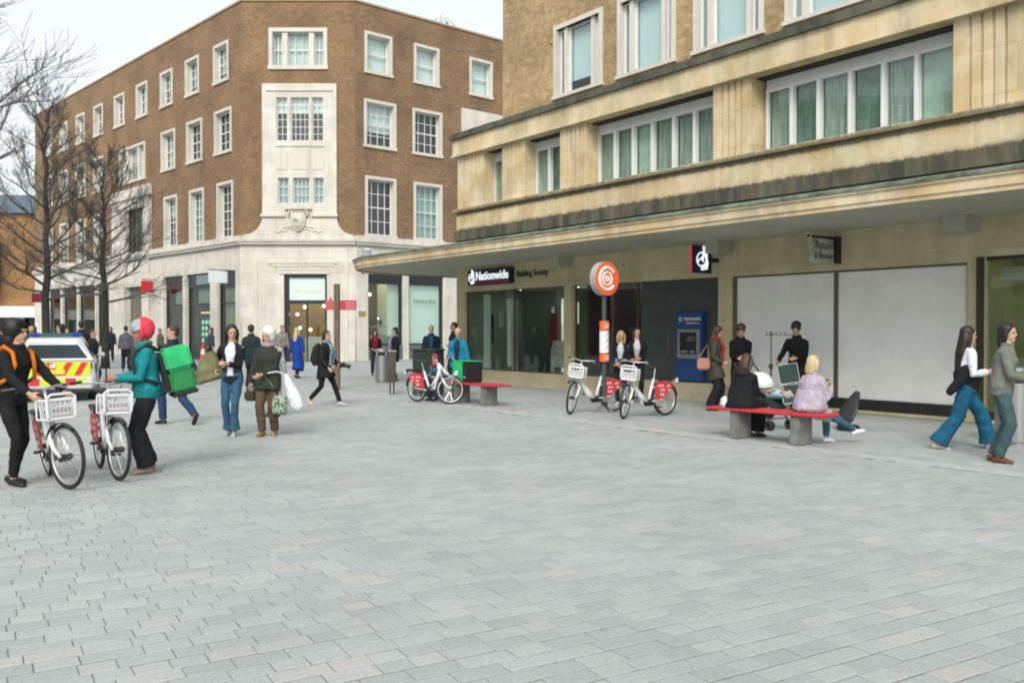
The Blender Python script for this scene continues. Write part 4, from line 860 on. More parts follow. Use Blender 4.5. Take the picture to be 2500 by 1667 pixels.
def person(label, x, y, face, h=1.68, feet=((0.02, .1, 0), (-.02, -.1, 0)), pel=(0, .93), lean=3, twist=0, hands=((.06, .27, .80), (.06, -.27, .80)), head=(0, 0),
           top=('jacket', (.03, .03, .035)), under=None, legs=('trousers', (.02, .022, .03)), flare=0, shoe=(.03, .03, .03), hair=('dark', 'short'), hat=None, scarf=None, skin=SKIN, vox=.011, bulk=1., collar=None, z=0, grip=.5, feetdir=None, group=None, hatm=None):
    R = empty('person', (x, y, z), atan2(face[1], face[0]), label, 'person', group)
    k = h/1.7; R.scale = (k, k, k)
    near = vox < .013
    ln = radians(lean); sp = Vector((sin(ln), 0, cos(ln))); P = Vector((pel[0], 0, pel[1]))
    tw = radians(twist); sid = Vector((-sin(tw), cos(tw), 0)); fw = sid.cross(Vector((0, 0, 1)))
    waist = P+sp*.17; chest = P+sp*.36; neck = P+sp*.52; Sh = P+sp*.465
    hd = radians(lean*.35+head[1]); hc = neck+Vector((sin(hd)*.9, 0, cos(hd)))*.155
    SL, SR = P+sp*.43+sid*.155*bulk**.5, P+sp*.43-sid*.155*bulk**.5; HL, HR = P+Vector((0, .085, -.03)), P+Vector((0, -.085, -.03))
    arms = []
    for S, H, s in ((SL, hands[0], 1), (SR, hands[1], -1)):
        el, wr = ik(S, H, .285, .25, Vector((-.8, s*.45, -.5))); arms.append((S, el, wr, s))
    lg = []
    for Hh, F, s in ((HL, feet[0], 1), (HR, feet[1], -1)):
        an = Vector((F[0], F[1], F[2]+.085)); kn, an = ik(Hh, an, .435, .42, Vector((1, s*.08, .25 if pel[1] < .7 else 0))); lg.append((Hh, kn, an, s))
    # ---- body, one continuous surface
    b = MB()
    loftZ(b, [(P-Vector((0, 0, .09)), .13, .10), (P, .155, .11), (waist, .125, .092), (chest, .15, .104), (Sh, .125, .075), (neck-sp*.01, .075, .062), (neck+sp*.05, .052, .055)], 16, sid)
    caps(b, [neck-sp*.04, hc-Vector((.01, 0, .03))], [.055, .05])
    hy, hp = radians(head[0]), radians(head[1]+lean*.25)
    HM = Matrix.Rotation(hy, 4, 'Z') @ Matrix.Rotation(hp, 4, 'Y'); HM3 = HM.to_3x3()
    def hpt(x, y, z): return hc+HM3 @ Vector((x, y, z))
    b.ell(hpt(-.012, 0, .025), .098, .076, .098, HM3, 18, 14); b.ell(hpt(.022, 0, -.035), .064, .056, .078, HM3, 16, 12)
    caps(b, [hpt(.078, 0, .012), hpt(.097, 0, -.018)], [.009, .014], 8); b.ell(hpt(.092, 0, -.022), .014, .017, .010, HM3)
    b.ell(hpt(.082, 0, -.052), .012, .024, .009, HM3); b.ell(hpt(.066, 0, -.09), .022, .026, .018, HM3); b.ell(hpt(.072, 0, .035), .022, .052, .012, HM3)
    for s in (-1, 1): b.ell(hpt(-.008, s*.078, -.004), .018, .009, .03, HM3)
    for S, el, wr, s in arms:
        caps(b, [S, (S+el)/2, el, (el*.6+wr*.4), wr], [.043, .045, .036, .038, .026])
        d = (wr-el).normalized(); inn = Vector((0, -s, 0)); inn = (inn-d*inn.dot(d)); inn = inn.normalized() if inn.length > .1 else d.orthogonal().normalized()
        across = d.cross(inn).normalized()
        if across.x < 0: across = -across
        pc = wr+d*.05
        b.rings([[wr+d*q+across*(wd*cos(2*pi*i/10))+inn*(th*sin(2*pi*i/10)) for i in range(10)] for q, wd, th in ((-.01, .024, .018), (.03, .036, .016), (.08, .041, .014), (.095, .037, .011))])
        for i, (o_, ln_) in enumerate(((.031, .070), (.0105, .080), (-.0105, .075), (-.031, .058))):
            c0 = wr+d*.085+across*o_; a1, a2, a3 = grip*.7, grip*1.5, grip*2.1
            p1 = c0+(d*cos(a1)+inn*sin(a1))*ln_*.42; p2 = p1+(d*cos(a2)+inn*sin(a2))*ln_*.33; p3 = p2+(d*cos(a3)+inn*sin(a3))*ln_*.25
            caps(b, [c0, p1, p2, p3], [.0092, .0088, .0082, .0075], 7)
        t0 = wr+d*.03+across*.028; t1 = t0+(d*.6+across*.65+inn*.35).normalized()*.036; t2 = t1+(d*.8+across*.15+inn*.55).normalized()*.03
        caps(b, [t0, t1, t2], [.013, .0105, .009], 7)
    fd = []
    for Hh, kn, an, s in lg:
        caps(b, [Hh, (Hh+kn)/2, kn, kn*.65+an*.35, an], [.078, .068, .05, .052, .035])
        F = feet[0] if s > 0 else feet[1]
        tilt = F[3] if len(F) > 3 else 0
        fdv = Vector((cos(radians(tilt)), s*.12, -sin(radians(tilt)))).normalized(); fd.append(fdv)
        caps(b, [an-fdv*.03-Vector((0, 0, .04)), an+fdv*.07-Vector((0, 0, .05)), an+fdv*.14-Vector((0, 0, .058))], [.034, .032, .022])
    body = blob(b, 'body', skin, R, vox if not near else (.0095 if vox < .0105 else .0115), 2)
    # ---- shoes
    for (Hh, kn, an, s), fv in zip(lg, fd):
        m = MB(); up = Vector((0, 0, 1)); up = (up-fv*up.dot(fv)).normalized(); bs = an-up*.05
        sdv = up.cross(fv)
        secs = [(-.065, .030, .036, .0), (-.04, .037, .048, .0), (.02, .039, .046, .002), (.09, .044, .036, -.008), (.14, .042, .028, -.014), (.175, .030, .02, -.018)]
        m.rings([[bs+fv*q+up*(zz+(hh*sin(2*pi*i/12) if sin(2*pi*i/12) > 0 else .03*sin(2*pi*i/12)))+sdv*(w_*cos(2*pi*i/12)) for i in range(12)] for q, w_, hh, zz in secs])
        blob(m, 'shoe', mat('shoe_%d_%d_%d' % tuple(int(c*99) for c in shoe), shoe, .5), R, vox, 1)
    # ---- trousers
    lk, lc = legs; g = cloth(lc)
    if lk != 'none':
        m = MB(); e = .016
        loftZ(m, [(P-Vector((0, 0, .10)), .125, .105), (P+Vector((0, 0, .0)), .168, .125), (P+sp*.10, .148, .11)], 16, sid)
        r0, r1, r2, r3 = {'slim': (.09, .062, .058, .044), 'trousers': (.096, .078, .073, .064), 'wide': (.10, .095, .10, .10), 'skirt': (.1, .08, .07, .06)}[lk]
        for Hh, kn, an, s in lg:
            bot = an+(kn-an).normalized()*(.02 if lk != 'slim' else .03)-Vector((0, 0, .02))
            mid = kn*.5+an*.5; caps(m, [Hh, (Hh+kn)/2, kn, mid], [r0, (r0+r1)/2+.004, r1, r2]); 
            m.tube([mid, kn*.2+an*.8, bot], [r2, (r2+r3)/2+flare*.5, r3+flare], 12)
        blob(m, 'trousers', g, R, vox, 2)
    # ---- tops
    def garment(kind, col, e, nm, pat=None):
        m = MB(); e2 = e+.012
        hem = {'jacket': -.10, 'short': .02, 'coat': -.26, 'parka': -.20, 'longcoat': -.55}[kind]
        secs = []
        if hem < -.12:
            kn_mid = (lg[0][1]+lg[1][1])/2; an_mid = (lg[0][2]+lg[1][2])/2; spread = (lg[0][1]-lg[1][1]).length/2
            sx = abs(lg[0][1].x-lg[1][1].x)/2
            if pel[1] > .7:
                if hem < -.4:
                    secs += [(kn_mid*.45+an_mid*.55, .17+e+spread*.3, .15+e+sx), (kn_mid, .165+e+spread*.2, .14+e+sx), (P*.5+kn_mid*.5, .17+e, .135+e+sx*.6)]
                else:
                    f = min(1, -hem/.42); secs += [(P*(1-f)+kn_mid*f, .178+e, .14+e+sx*.6), (P*(1-f*.5)+kn_mid*f*.5, .18+e, .135+e+sx*.3)]
            else:
                for Hh, kn, an, s in lg: caps(m, [Hh, Hh*.35+kn*.65], [.105+e, .095+e])
                secs += [(P-Vector((.0, 0, .07)), .17+e, .13+e)]
        elif hem < 0: secs += [(P-Vector((0, 0, .10)), .165+e, .118+e)]
        secs += [(P+sp*.02 if hem <= 0 else P+sp*.05, .162*bulk+e, .118*bulk+e), (waist, .138*bulk+e, .104*bulk+e), (chest, .165*bulk+e, .118*bulk+e), (Sh-sp*.06, .165*bulk+e, .108+e), (Sh-sp*.015, .145*bulk+e, .092+e), (Sh+sp*.025, .10+e, .075+e), (neck+sp*.005, .06+e*.5, .058+e*.6)]
        loftZ(m, secs, 20, sid)
        if kind in ('parka', 'coat', 'jacket') and collar != 'none' and nm == 'jacket': m.torus(neck+sp*.015-fw*.012, sp, .066, .022+e*.4, 20, 8)
        for S, el, wr, s in arms:
            cuff = wr+(el-wr).normalized()*.02
            caps(m, [S+sid*(-s)*.02, S, (S+el)/2, el, el*.55+wr*.45], [.056+e, .056+e, .051+e, .046+e, .041+e]); m.tube([el*.55+wr*.45, cuff], [.041+e, .035+e], 10)
        return blob(m, nm, cloth(col, pat), R, vox, 2)
    if top: jk = garment(top[0], top[1], .010+.008*(top[0] in ('parka', 'coat')), 'jacket', top[2] if len(top) > 2 else None)
    if under:
        m = MB(); fr = fw*(.118*bulk+.012)
        for t_, w_ in ((.05, .055), (.17, .05), (.30, .05), (.42, .045), (.49, .03)): pass
        e = .012+(.008 if top[0] in ('parka', 'coat') else 0)
        e += .016; dep = {0: .118*bulk+.010+e, 1: .104*bulk+.010+e, 2: .118*bulk+.010+e, 3: .10+.010+e}
        pts = [P+sp*.0+fw*dep[0], P+sp*.08+fw*dep[0], waist+fw*(dep[0]+.004), (waist+chest)/2+fw*(dep[0]+.006), chest+fw*dep[2], Sh-sp*.03+fw*(dep[3]-.002), neck-sp*.0+fw*.062]
        ws = [.055, .05, .05, .065, .082, .075, .045]
        rs = [[p+sid*(w_*cos(2*pi*i/12))+fw*(.052*sin(2*pi*i/12)-.030) for i in range(12)] for p, w_ in zip(pts, ws)]
        m.rings(rs); blob(m, 'shirt', cloth(under), R, vox, 1)
    if scarf:
        m = MB(); m.torus(neck+sp*.02, sp, .075, .038, 22, 9)
        if scarf[1]:
            dd = .10*bulk+.045
            for s in (-1, 1): m.tube([neck+fw*.08+sid*s*.03, chest+fw*(dd+.03)+sid*s*.055, waist+fw*(dd+.02)+sid*s*.06, P+fw*(dd+.03)+sid*s*.06][:2+int(scarf[1])], .034, 8)
        blob(m, 'scarf', cloth(scarf[0], scarf[2] if len(scarf) > 2 else None), R, vox, 2)
    # ---- hair, hat, face
    hcol, st = hair; hm = mat('hair_'+hcol, HAIRS[hcol], .55, var=.35, vscale=60, aniso=(1, 1, .15), bump=.006, bscale=60)
    if st != 'none':
        m = MB()
        if st in ('short', 'curly', 'afro'):
            q = {'short': 0, 'curly': .012, 'afro': .03}[st]
            oq = -.03 if st == 'afro' else 0; m.ell(hpt(-.024+oq, 0, .045+q*.4), .098+q, .084+q, .092+q, HM3, 18, 12); m.ell(hpt(-.05, 0, .0), .066+q, .075+q, .075+q, HM3, 16, 10)
            if st == 'curly':
                for i in range(26):
                    a, t_ = random.uniform(0, 2*pi), random.uniform(.0, 1.5); m.ell(hpt(-.02+.1*sin(t_)*cos(a)*(1 if cos(a) < .3 else .75), .09*sin(t_)*sin(a), .05+.095*cos(t_)), .024, .024, .024, HM3, 8, 6)
        else:
            m.ell(hpt(-.022, 0, .042), .1, .086, .094, HM3, 18, 12); ext = {'bob': .16, 'long': .30, 'vlong': .46, 'bun': .03, 'bigl': .42}[st]
            wd = {'bob': .088, 'long': .08, 'vlong': .075, 'bun': .06, 'bigl': .115}[st]
            pts = [hpt(-.045, 0, .03), hpt(-.062, 0, -.05)]; pts.append(pts[1]+Vector((-.045 if st != 'bob' else -.01, 0, -ext*.5))); pts.append(pts[1]+Vector((-.075 if st != 'bob' else 0., 0, -ext)))
            loftZ(m, [(pts[0], .082, .07), (pts[1], wd, .058), (pts[2], wd*1.05, .052), (pts[3], wd*.7, .03)], 16)
            if st in ('bob', 'long', 'bigl'):
                for s in (-1, 1): m.tube([hpt(.0, s*.075, .05), hpt(-.002, s*.086, -.03), hpt(-.005, s*.082, -.11 if st == 'bob' else -.17)], [.028, .032, .018], 9)
            if st == 'bun': m.ell(hpt(-.10, 0, .08), .04, .04, .04)
        blob(m, 'hair', hm, R, min(vox, .012), 1)
    if hat:
        m = MB(); m.ell(hpt(-.018, 0, .052), .108, .092, .092, HM3, 18, 12); m.torus(hpt(-.015, 0, .035), HM3 @ Vector((.15, 0, 1)), .088, .017, 24, 8)
        ho = blob(m, 'hat', hatm or cloth(hat), R, min(vox, .012), 1)
    eyem = mat('eye_dark', (.02, .014, .012), .25); lip = mat('lips', (.30, .10, .085), .5)
    if vox < .02:
        for s in (-1, 1):
            m = MB(); m.ell(hpt(.0805, s*.032, .006), .008, .013, .0065, HM3, 10, 6); m.build('eye', eyem, R, smooth=True)
        m = MB(); m.ell(hpt(.0895, 0, -.053), .007, .021, .006, HM3, 10, 6); m.build('mouth', lip, R, smooth=True)
    R['k'] = k
    info = dict(R=R, k=k, hands=[a[2] for a in arms], P=P, chest=chest, neck=neck, fw=fw, sid=sid, sp=sp, hc=hc, hpt=hpt, HM3=HM3, vox=vox)
    del R['k']
    return info
def world(inf, v):
    R = inf['R']; return R.location+Matrix.Rotation(R.rotation_euler.z, 3, 'Z') @ (Vector(v)*inf['k'])
def held(name, inf, label, cat, group=None):
    R = inf['R']; o = empty(name, R.location[:], R.rotation_euler.z, label, cat, group); o.scale = R.scale; return o

# --- near left: cyclist in black and courier in teal
BLK = (.012, .012, .014)
cyc = person('person in black with a dark beanie wheeling the leftmost white bicycle', -5.20, 9.35, (.93, -.32), 1.68, feet=((-.10, .08, 0), (.10, -.07, 0)), lean=9, hands=((.40, .34, .93), (.42, -.16, .97)), head=(8, 4),
             top=('jacket', BLK), legs=('slim', BLK), shoe=(.015, .015, .017), hair=('black', 'none'), vox=.010, grip=.75, bulk=1.04, hat=(.008, .008, .009))
m = MB(); h_ = cyc['hpt']; m.ell(h_(-.05, 0, .035), .135, .118, .125, cyc['HM3']); m.ell(h_(-.07, 0, -.08), .09, .10, .10, cyc['HM3']); blob(m, 'hair', mat('hair_black', HAIRS['black'], .55), cyc['R'], .011)
bp_ = held('backpack', cyc, 'bright orange backpack on the back of the cyclist in black', 'backpack')
OR = cloth((.62, .17, .012)); m = MB(); c = cyc['chest']
loftZ(m, [(c+Vector((-.21, 0, -.38)), .16, .10), (c+Vector((-.24, 0, -.28)), .19, .13), (c+Vector((-.23, 0, .0)), .185, .12), (c+Vector((-.17, 0, .12)), .12, .07)], 18); blob(m, 'pack', OR, bp_, .012, 4)
for s in (-1, 1):
    m = MB(); m.tube([c+Vector((-.12, s*.11, .10)), c+Vector((-.02, s*.115, .165)), c+Vector((.10, s*.12, .10)), c+Vector((.135, s*.12, -.03)), c+Vector((.08, s*.17, -.17)), c+Vector((-.10, s*.19, -.25))], .022, 8); m.build('strap', OR, bp_, smooth=True)
cou = person('courier in teal jacket with grey and red hood beside the second bicycle', -4.10, 10.15, (-.80, -.42), 1.69, feet=((.03, .11, 0), (-.02, -.12, 0)), lean=5, hands=((.34, .10, 1.08), (.36, -.06, 1.06)), head=(6, 14),
             top=('jacket', (.01, .23, .25)), legs=('wide', (.014, .015, .018)), shoe=(.30, .22, .16), hair=('black', 'short'), skin=SKIN2, vox=.010, bulk=1.2, grip=.7, hat=(.33, .37, .38))
m = MB(); h_ = cou['hpt']; m.ell(h_(-.055, 0, .02), .108, .112, .135, cou['HM3'], 18, 14); m.torus(h_(-.0, 0, .0), cou['HM3'] @ Vector((1, 0, .25)), .108, .02, 24, 8); blob(m, 'hood', cloth((.75, .055, .09)), cou['R'], .011)
m = MB(); c = cou['chest']; loftZ(m, [(c+Vector((-.01, 0, -.44)), .20, .155), (c+Vector((-.01, 0, -.30)), .19, .15), (c+Vector((0, 0, -.2)), .178, .14)], 18); blob(m, 'jacket_hem', cloth((.008, .17, .18)), cou['R'], .011)
dbag = held('delivery_backpack', cou, 'boxy two tone green delivery backpack worn by the courier in teal', 'delivery bag')
GRN = mat('green_nylon', (.02, .48, .16), .55, var=.2, vscale=6, bump=.01, bscale=9); GRND = mat('dark_green_nylon', (.012, .20, .055), .6, var=.25, vscale=6, bump=.01, bscale=9)
TB = Matrix.Translation(cou['chest']+Vector((-.16, 0, .04))) @ Matrix.Rotation(radians(14), 4, 'Y')
m = MB(); m.cbox(-.30, .0, -.2, .2, -.20, .055, .03, TB); m.build('bag_top', GRN, dbag, smooth=False)
m = MB(); m.cbox(-.295, -.005, -.195, .195, -.46, -.202, .03, TB); m.build('bag_bottom', GRND, dbag)
m = MB(); m.cbox(-.29, .01, -.20, .20, -.50, -.462, .015, TB); m.cbox(.002, .04, -.2, .2, -.44, .03, .015, TB); m.build('bag_base', mat('black_nylon', (.012, .013, .014), .6), dbag)
for s in (-1, 1):
    m = MB(); c = cou['chest']; m.tube([c+Vector((-.13, s*.12, .09)), c+Vector((-.02, s*.125, .165)), c+Vector((.12, s*.13, .09)), c+Vector((.165, s*.135, -.04)), c+Vector((.10, s*.20, -.20)), c+Vector((-.12, s*.21, -.28))], .02, 8); m.build('strap', MT['black_nylon'], dbag, smooth=True)
ph = held('phone', cou, 'dark phone held up in both hands by the courier in teal', 'phone'); m = MB(); m.cbox(.43, .445, -.01, .07, 1.05, 1.19, .004); m.build('case', BLACK, ph)
# --- couple walking in the middle distance
jn = person('young woman in black blazer, white top and blue jeans with olive bag', -4.27, 13.75, (.05, -1), 1.66, feet=((.10, .055, 0), (-.04, -.065, 0)), lean=0, hands=((.22, -.02, 1.12), (-.02, -.25, 1.02)), head=(24, 8),
            top=('jacket', (.016, .018, .026)), under=(.75, .76, .8), legs=('slim', (.035, .10, .17)), flare=.045, shoe=(.35, .36, .38), hair=('black', 'long'), vox=.011, grip=.8, bulk=.93, collar='none')
ob = held('shopping_bag', jn, 'large slouchy olive green bag hanging at the elbow of the jeans woman', 'bag')
m = MB(); TB = Matrix.Translation((-.08, -.33, 1.02)) @ Matrix.Rotation(radians(16), 4, 'X')
m.rings([[TB @ Vector((d*sin(2*pi*i/14)*.5+.0, w_*cos(2*pi*i/14)-off, zz)) for i in range(14)] for zz, w_, d, off in ((-.17, .22, .16, .08), (-.13, .24, .24, .08), (.04, .21, .2, .05), (.2, .14, .12, .0), (.28, .06, .06, -.06))])
blob(m, 'bag_body', mat('olive_canvas', (.17, .16, .075), .9, var=.35, vscale=8, bump=.02, bscale=10), ob, .012, 3)
ol = person('older woman with white hair in dark green padded coat and brown trousers', -3.70, 13.7, (-.10, -1), 1.60, feet=((-.06, .075, 0, 10), (.09, -.075, 0)), lean=4, hands=((.26, -.03, .99), (.06, -.30, .76)), head=(-14, 4),
            top=('parka', (.032, .042, .030)), legs=('trousers', (.10, .068, .045)), shoe=(.24, .13, .035), hair=('white', 'afro'), scarf=((.32, .29, .31), 0), vox=.011, grip=.8, bulk=1.10)
wb = held('shopping_bag', ol, 'long white carrier bag slung at the left side of the white haired woman', 'bag')
m = MB(); m.rings([[Vector((.04+d*sin(2*pi*i/14), .31+off+w_*cos(2*pi*i/14), zz)) for i in range(14)] for zz, w_, d, off in ((.42, .07, .05, .18), (.47, .12, .08, .17), (.62, .125, .09, .13), (.80, .09, .07, .06), (1.0, .04, .03, -.02))])
blob(m, 'bag_body', mat('white_plastic', (.68, .70, .74), .4, var=.12, bump=.02, bscale=10), wb, .012, 2); m = MB(); m.tube([(.06, .29, 1.0), (.14, .18, 1.04), (.26, -.02, 1.0)], .012, 6); m.build('handle', MT['white_plastic'], wb)
pb = held('shopping_bag', ol, 'green and white leaf patterned bag in front of the white carrier bag', 'bag')
m = MB(); m.rings([[Vector((.16+d*sin(2*pi*i/14), .24+w_*cos(2*pi*i/14), zz)) for i in range(14)] for zz, w_, d in ((.36, .10, .05), (.40, .125, .075), (.56, .125, .08), (.66, .10, .05))]); m.tube([(.16, .16, .66), (.17, .12, .82), (.24, .02, .97)], .01, 6)
blob(m, 'bag_body', cloth((.04, .10, .06), 'leaf'), pb, .012, 1)
hb_ = held('handbag', ol, 'small dark handbag in the right hand of the white haired woman', 'handbag')
m = MB(); m.cbox(.0, .11, -.38, -.18, .56, .73, .03); m.build('bag_body', mat('dark_leather', (.03, .018, .016), .45), hb_); m = MB(); m.torus((.055, -.28, .73), (1, 0, 0), .055, .008, 18, 6, 0, pi); m.build('handle', MT['dark_leather'], hb_)
# --- woman with scarf striding right
sc = person('woman in black coat and long checked scarf striding right near the fingerpost', -3.98, 19.1, (.97, -.25), 1.60, feet=((.36, .05, 0), (-.34, -.05, .06, 35)), pel=(0, .90), lean=6, hands=((.28, .16, .92), (.20, -.20, .86)), head=(-18, 0),
            top=('coat', (.012, .013, .016)), legs=('slim', (.01, .01, .012)), shoe=(.45, .45, .47), hair=('dark', 'bob'), scarf=((.05, .08, .10), 2, 'check'), vox=.013, grip=.8)
bb = held('backpack', sc, 'soft black backpack on the striding woman with the scarf', 'backpack'); m = MB(); c = sc['chest']
loftZ(m, [(c+Vector((-.2, 0, -.34)), .14, .10), (c+Vector((-.24, 0, -.2)), .17, .13), (c+Vector((-.20, 0, .04)), .15, .10), (c+Vector((-.15, 0, .12)), .1, .06)], 16); blob(m, 'pack', cloth((.02, .018, .02)), bb, .014, 3)
um = held('camera', sc, 'black camera held out in front of the striding woman', 'camera'); m = MB(); m.cbox(.33, .43, .06, .22, .86, .97, .015); m.build('camera_body', BLACK, um); m = MB(); m.tube([(.43, .14, .915), (.56, .14, .88)], [.045, .05], 14); m.build('lens', BLACK, um)
# --- person walking away behind the courier
person('person in dark jacket and blue trousers striding away behind the courier', -5.72, 15.3, (-.85, .5), 1.70, feet=((.24, .06, 0), (-.42, -.06, .10, 50)), pel=(0, .89), lean=7, hands=((.2, .3, .84), (-.2, -.3, .86)), head=(60, 0),
       top=('jacket', (.02, .03, .05)), legs=('trousers', (.02, .05, .11)), shoe=(.02, .02, .02), hair=('brown', 'short'), vox=.013)
# --- far walkers
FAR = .022
person('person in dark green coat seen from behind between the couple and the shops', -6.95, 24, (.1, 1), 1.72, top=('parka', (.015, .035, .035)), legs=('trousers', (.02, .02, .025)), hair=('dark', 'short'), vox=.018, bulk=1.15)
person('person with black hair walking close to the pale pilaster left of the shop door', -11.1, 40.6, (.9, -.3), 1.72, top=('jacket', (.05, .02, .02)), hair=('dark', 'bun'), vox=FAR)
person('man in brown patterned jacket at the left jamb of the shop door', -9.75, 38.2, (.2, -1), 1.78, top=('jacket', (.05, .035, .03), 'spots'), hair=('dark', 'short'), vox=FAR, bulk=1.1)
person('person in grey striped top half hidden behind the white haired woman', -4.42, 16.6, (-.2, 1), 1.55, top=('jacket', (.14, .15, .17), 'stripe'), legs=('trousers', (.3, .3, .3)), hair=('brown', 'short'), vox=.014, hands=((.1, .27, .8), (.15, -.25, .85)))
person('blonde woman in long cobalt blue coat seen in front of the shop door', -7.22, 30.2, (.35, 1), 1.66, feet=((.16, .06, 0), (-.16, -.06, .03, 25)), top=('longcoat', (.01, .055, .30)), legs=('slim', (.015, .015, .02)), shoe=(.05, .04, .04), hair=('palegold', 'long'), vox=.016)
person('woman in dark coat with dark red scarf facing the square behind the steel bin', -4.86, 32, (.25, -1), 1.58, hands=((.2, .12, 1.0), (.2, -.12, 1.0)), top=('jacket', (.03, .018, .02)), under=(.30, .012, .025), legs=('trousers', (.02, .03, .05)), hair=('dark', 'long'), scarf=((.32, .012, .025), 1), vox=.018)
person('woman in long black coat with grey scarf looking left behind the dark post', -3.68, 28.4, (-.85, -.45), 1.66, feet=((.08, .08, 0), (-.08, -.08, 0)), hands=((.22, .14, 1.02), (.0, -.27, .8)), top=('coat', (.012, .014, .018)), legs=('slim', (.015, .02, .04)), hair=('black', 'bun'), scarf=((.2, .26, .3), 1), vox=.016)
person('grey haired man in navy anorak standing behind the dark green cabinet', -2.42, 27, (.15, -1), 1.72, top=('parka', (.010, .016, .035)), under=(.01, .06, .11), legs=('trousers', (.03, .03, .04)), hair=('grey', 'short'), vox=.015, bulk=1.18)
person('dark haired man in black with a rucksack passing behind the turquoise coat', -1.66, 26, (-.8, -.3), 1.80, top=('jacket', (.014, .014, .02)), legs=('trousers', (.02, .02, .03)), hair=('black', 'short'), skin=SKIN2, hands=((.15, .2, 1.1), (.1, -.26, .85)), vox=.016, bulk=1.1)
person('blond person in turquoise blue coat standing behind the far red bench', -1.30, 21.7, (-.15, -1), 1.62, hands=((.12, .30, .80), (.22, -.10, .98)), top=('parka', (.012, .20, .33)), under=(.012, .03, .06), legs=('trousers', (.02, .025, .05)), hair=('palegold', 'short'), vox=.013, bulk=1.2)
person('seated person in faded denim jacket bent forward at the far red bench', -1.62, 20.75, (-.55, -.8), 1.45, feet=((.36, .1, 0), (.34, -.12, 0)), pel=(0, .50), lean=30, hands=((.38, .12, .62), (.4, -.12, .66)), top=('jacket', (.08, .16, .26)), legs=('trousers', (.03, .07, .13)), hair=('brown', 'none'), hat=(.42, .015, .03), scarf=((.4, .015, .03), 0), vox=.013)
# --- by the bank
bl = person('blonde woman in black cardigan and white top holding a can by the glass', 2.33, 19.2, (-.3, -1), 1.56, hands=((.22, -.02, .98), (.23, -.05, .96)), head=(22, 0), feet=((.06, .08, 0), (-.04, -.08, 0)), top=('jacket', (.014, .015, .02)), under=(.55, .58, .64), legs=('slim', (.012, .012, .015)), shoe=(.6, .6, .6), hair=('blonde', 'long'), vox=.012, grip=.9, bulk=.95, collar='none')
cn = held('drink_can', bl, 'small pale blue drinks can in the blonde woman\'s hand', 'can'); m = MB(); m.cyl(.26, -.07, .99, 1.10, .03, 12); m.build('can_body', mat('can_blue', (.25, .4, .5), .3, .5), cn)
br_ = person('dark haired woman in black jacket with bun box behind the blonde woman', 2.72, 19.65, (-.1, -1), 1.63, hands=((.24, .06, 1.02), (.22, -.12, 1.0)), head=(20, 0), top=('jacket', (.012, .012, .016)), under=(.5, .52, .58), legs=('slim', (.012, .012, .015)), shoe=(.6, .6, .6), hair=('dark', 'long'), vox=.012, grip=.9, collar='none')
fb = held('snack_box', br_, 'orange and brown snack box with a red straw held by the dark haired woman', 'food box'); m = MB(); m.cbox(.26, .34, -.05, .06, 1.0, 1.07, .008); m.build('box_body', mat('snack_brown', (.4, .2, .08), .7), fb); m = MB(); m.tube([(.3, 0, 1.07), (.32, .01, 1.2)], .01, 6); m.build('straw', mat('straw_red', (.7, .1, .06), .5), fb)
wm = person('woman with long auburn hair, grey coat and rust scarf facing right by the cash machine', 4.02, 17.95, (.95, -.2), 1.66, feet=((.06, .08, 0), (-.08, -.08, 0)), lean=4, hands=((.20, .16, 1.0), (.18, -.1, .98)), head=(-4, 18), top=('coat', (.055, .055, .045)), legs=('wide', (.012, .014, .02)), shoe=(.02, .02, .02), hair=('brown', 'long'), scarf=((.30, .03, .015), 2), vox=.012, grip=.8)
hg = held('handbag', wm, 'pinkish tan shoulder bag at the hip of the auburn haired woman', 'handbag'); m = MB(); m.cbox(-.33, -.08, -.30, -.18, .84, 1.08, .03); m.build('bag_body', mat('tan_leather', (.40, .19, .13), .5, var=.2), hg); m = MB(); m.tube([(-.3, -.22, 1.08), (-.12, -.14, 1.36), (-.1, -.22, 1.08)], .01, 6); m.build('strap', MT['tan_leather'], hg)
person('young man in long black coat looking down at his hands by the left board', 4.60, 18.15, (-.15, -1), 1.69, hands=((.24, .02, 1.05), (.25, -.04, 1.04)), head=(0, 24), top=('coat', (.008, .008, .010)), legs=('trousers', (.01, .01, .012)), hair=('brown', 'curly'), vox=.012, grip=.9, lean=4)
mn = person('man in black jacket looking down in front of the seam between the boards', 5.58, 17.6, (-.55, -.8), 1.73, hands=((.30, .06, 1.04), (.26, -.30, .96)), head=(6, 20), lean=7, top=('jacket', (.008, .008, .009)), legs=('slim', (.012, .012, .014)), hair=('black', 'curly'), vox=.012, grip=.8, bulk=1.06)
# --- people sitting on the near red bench
st1 = person('woman with brown hair in long black padded coat sitting on the left of the bench', 3.36, 13.32, (.72, .62), 1.60, feet=((.40, .12, 0), (.36, -.10, 0)), pel=(0, .56), lean=17, hands=((.46, .10, .72), (.44, -.05, .74)), head=(4, 18), top=('parka', (.010, .011, .015)), legs=('wide', (.008, .008, .010)), shoe=(.015, .015, .015), hair=('brown', 'long'), vox=.010, bulk=1.15, grip=.8)
m = MB(); m.rings([[Vector((.05+d*sin(2*pi*i/16), w_*cos(2*pi*i/16), zz)) for i in range(16)] for zz, w_, d in ((.46, .25, .22), (.52, .27, .24), (.70, .22, .18), (.82, .18, .15))]); m.rings([[Vector((.36+d*sin(2*pi*i/14), w_*cos(2*pi*i/14), zz)) for i in range(14)] for zz, w_, d in ((.12, .20, .10), (.3, .2, .11), (.5, .19, .12), (.58, .14, .1))]); blob(m, 'coat_skirt', cloth((.010, .011, .015)), st1['R'], .012, 2)
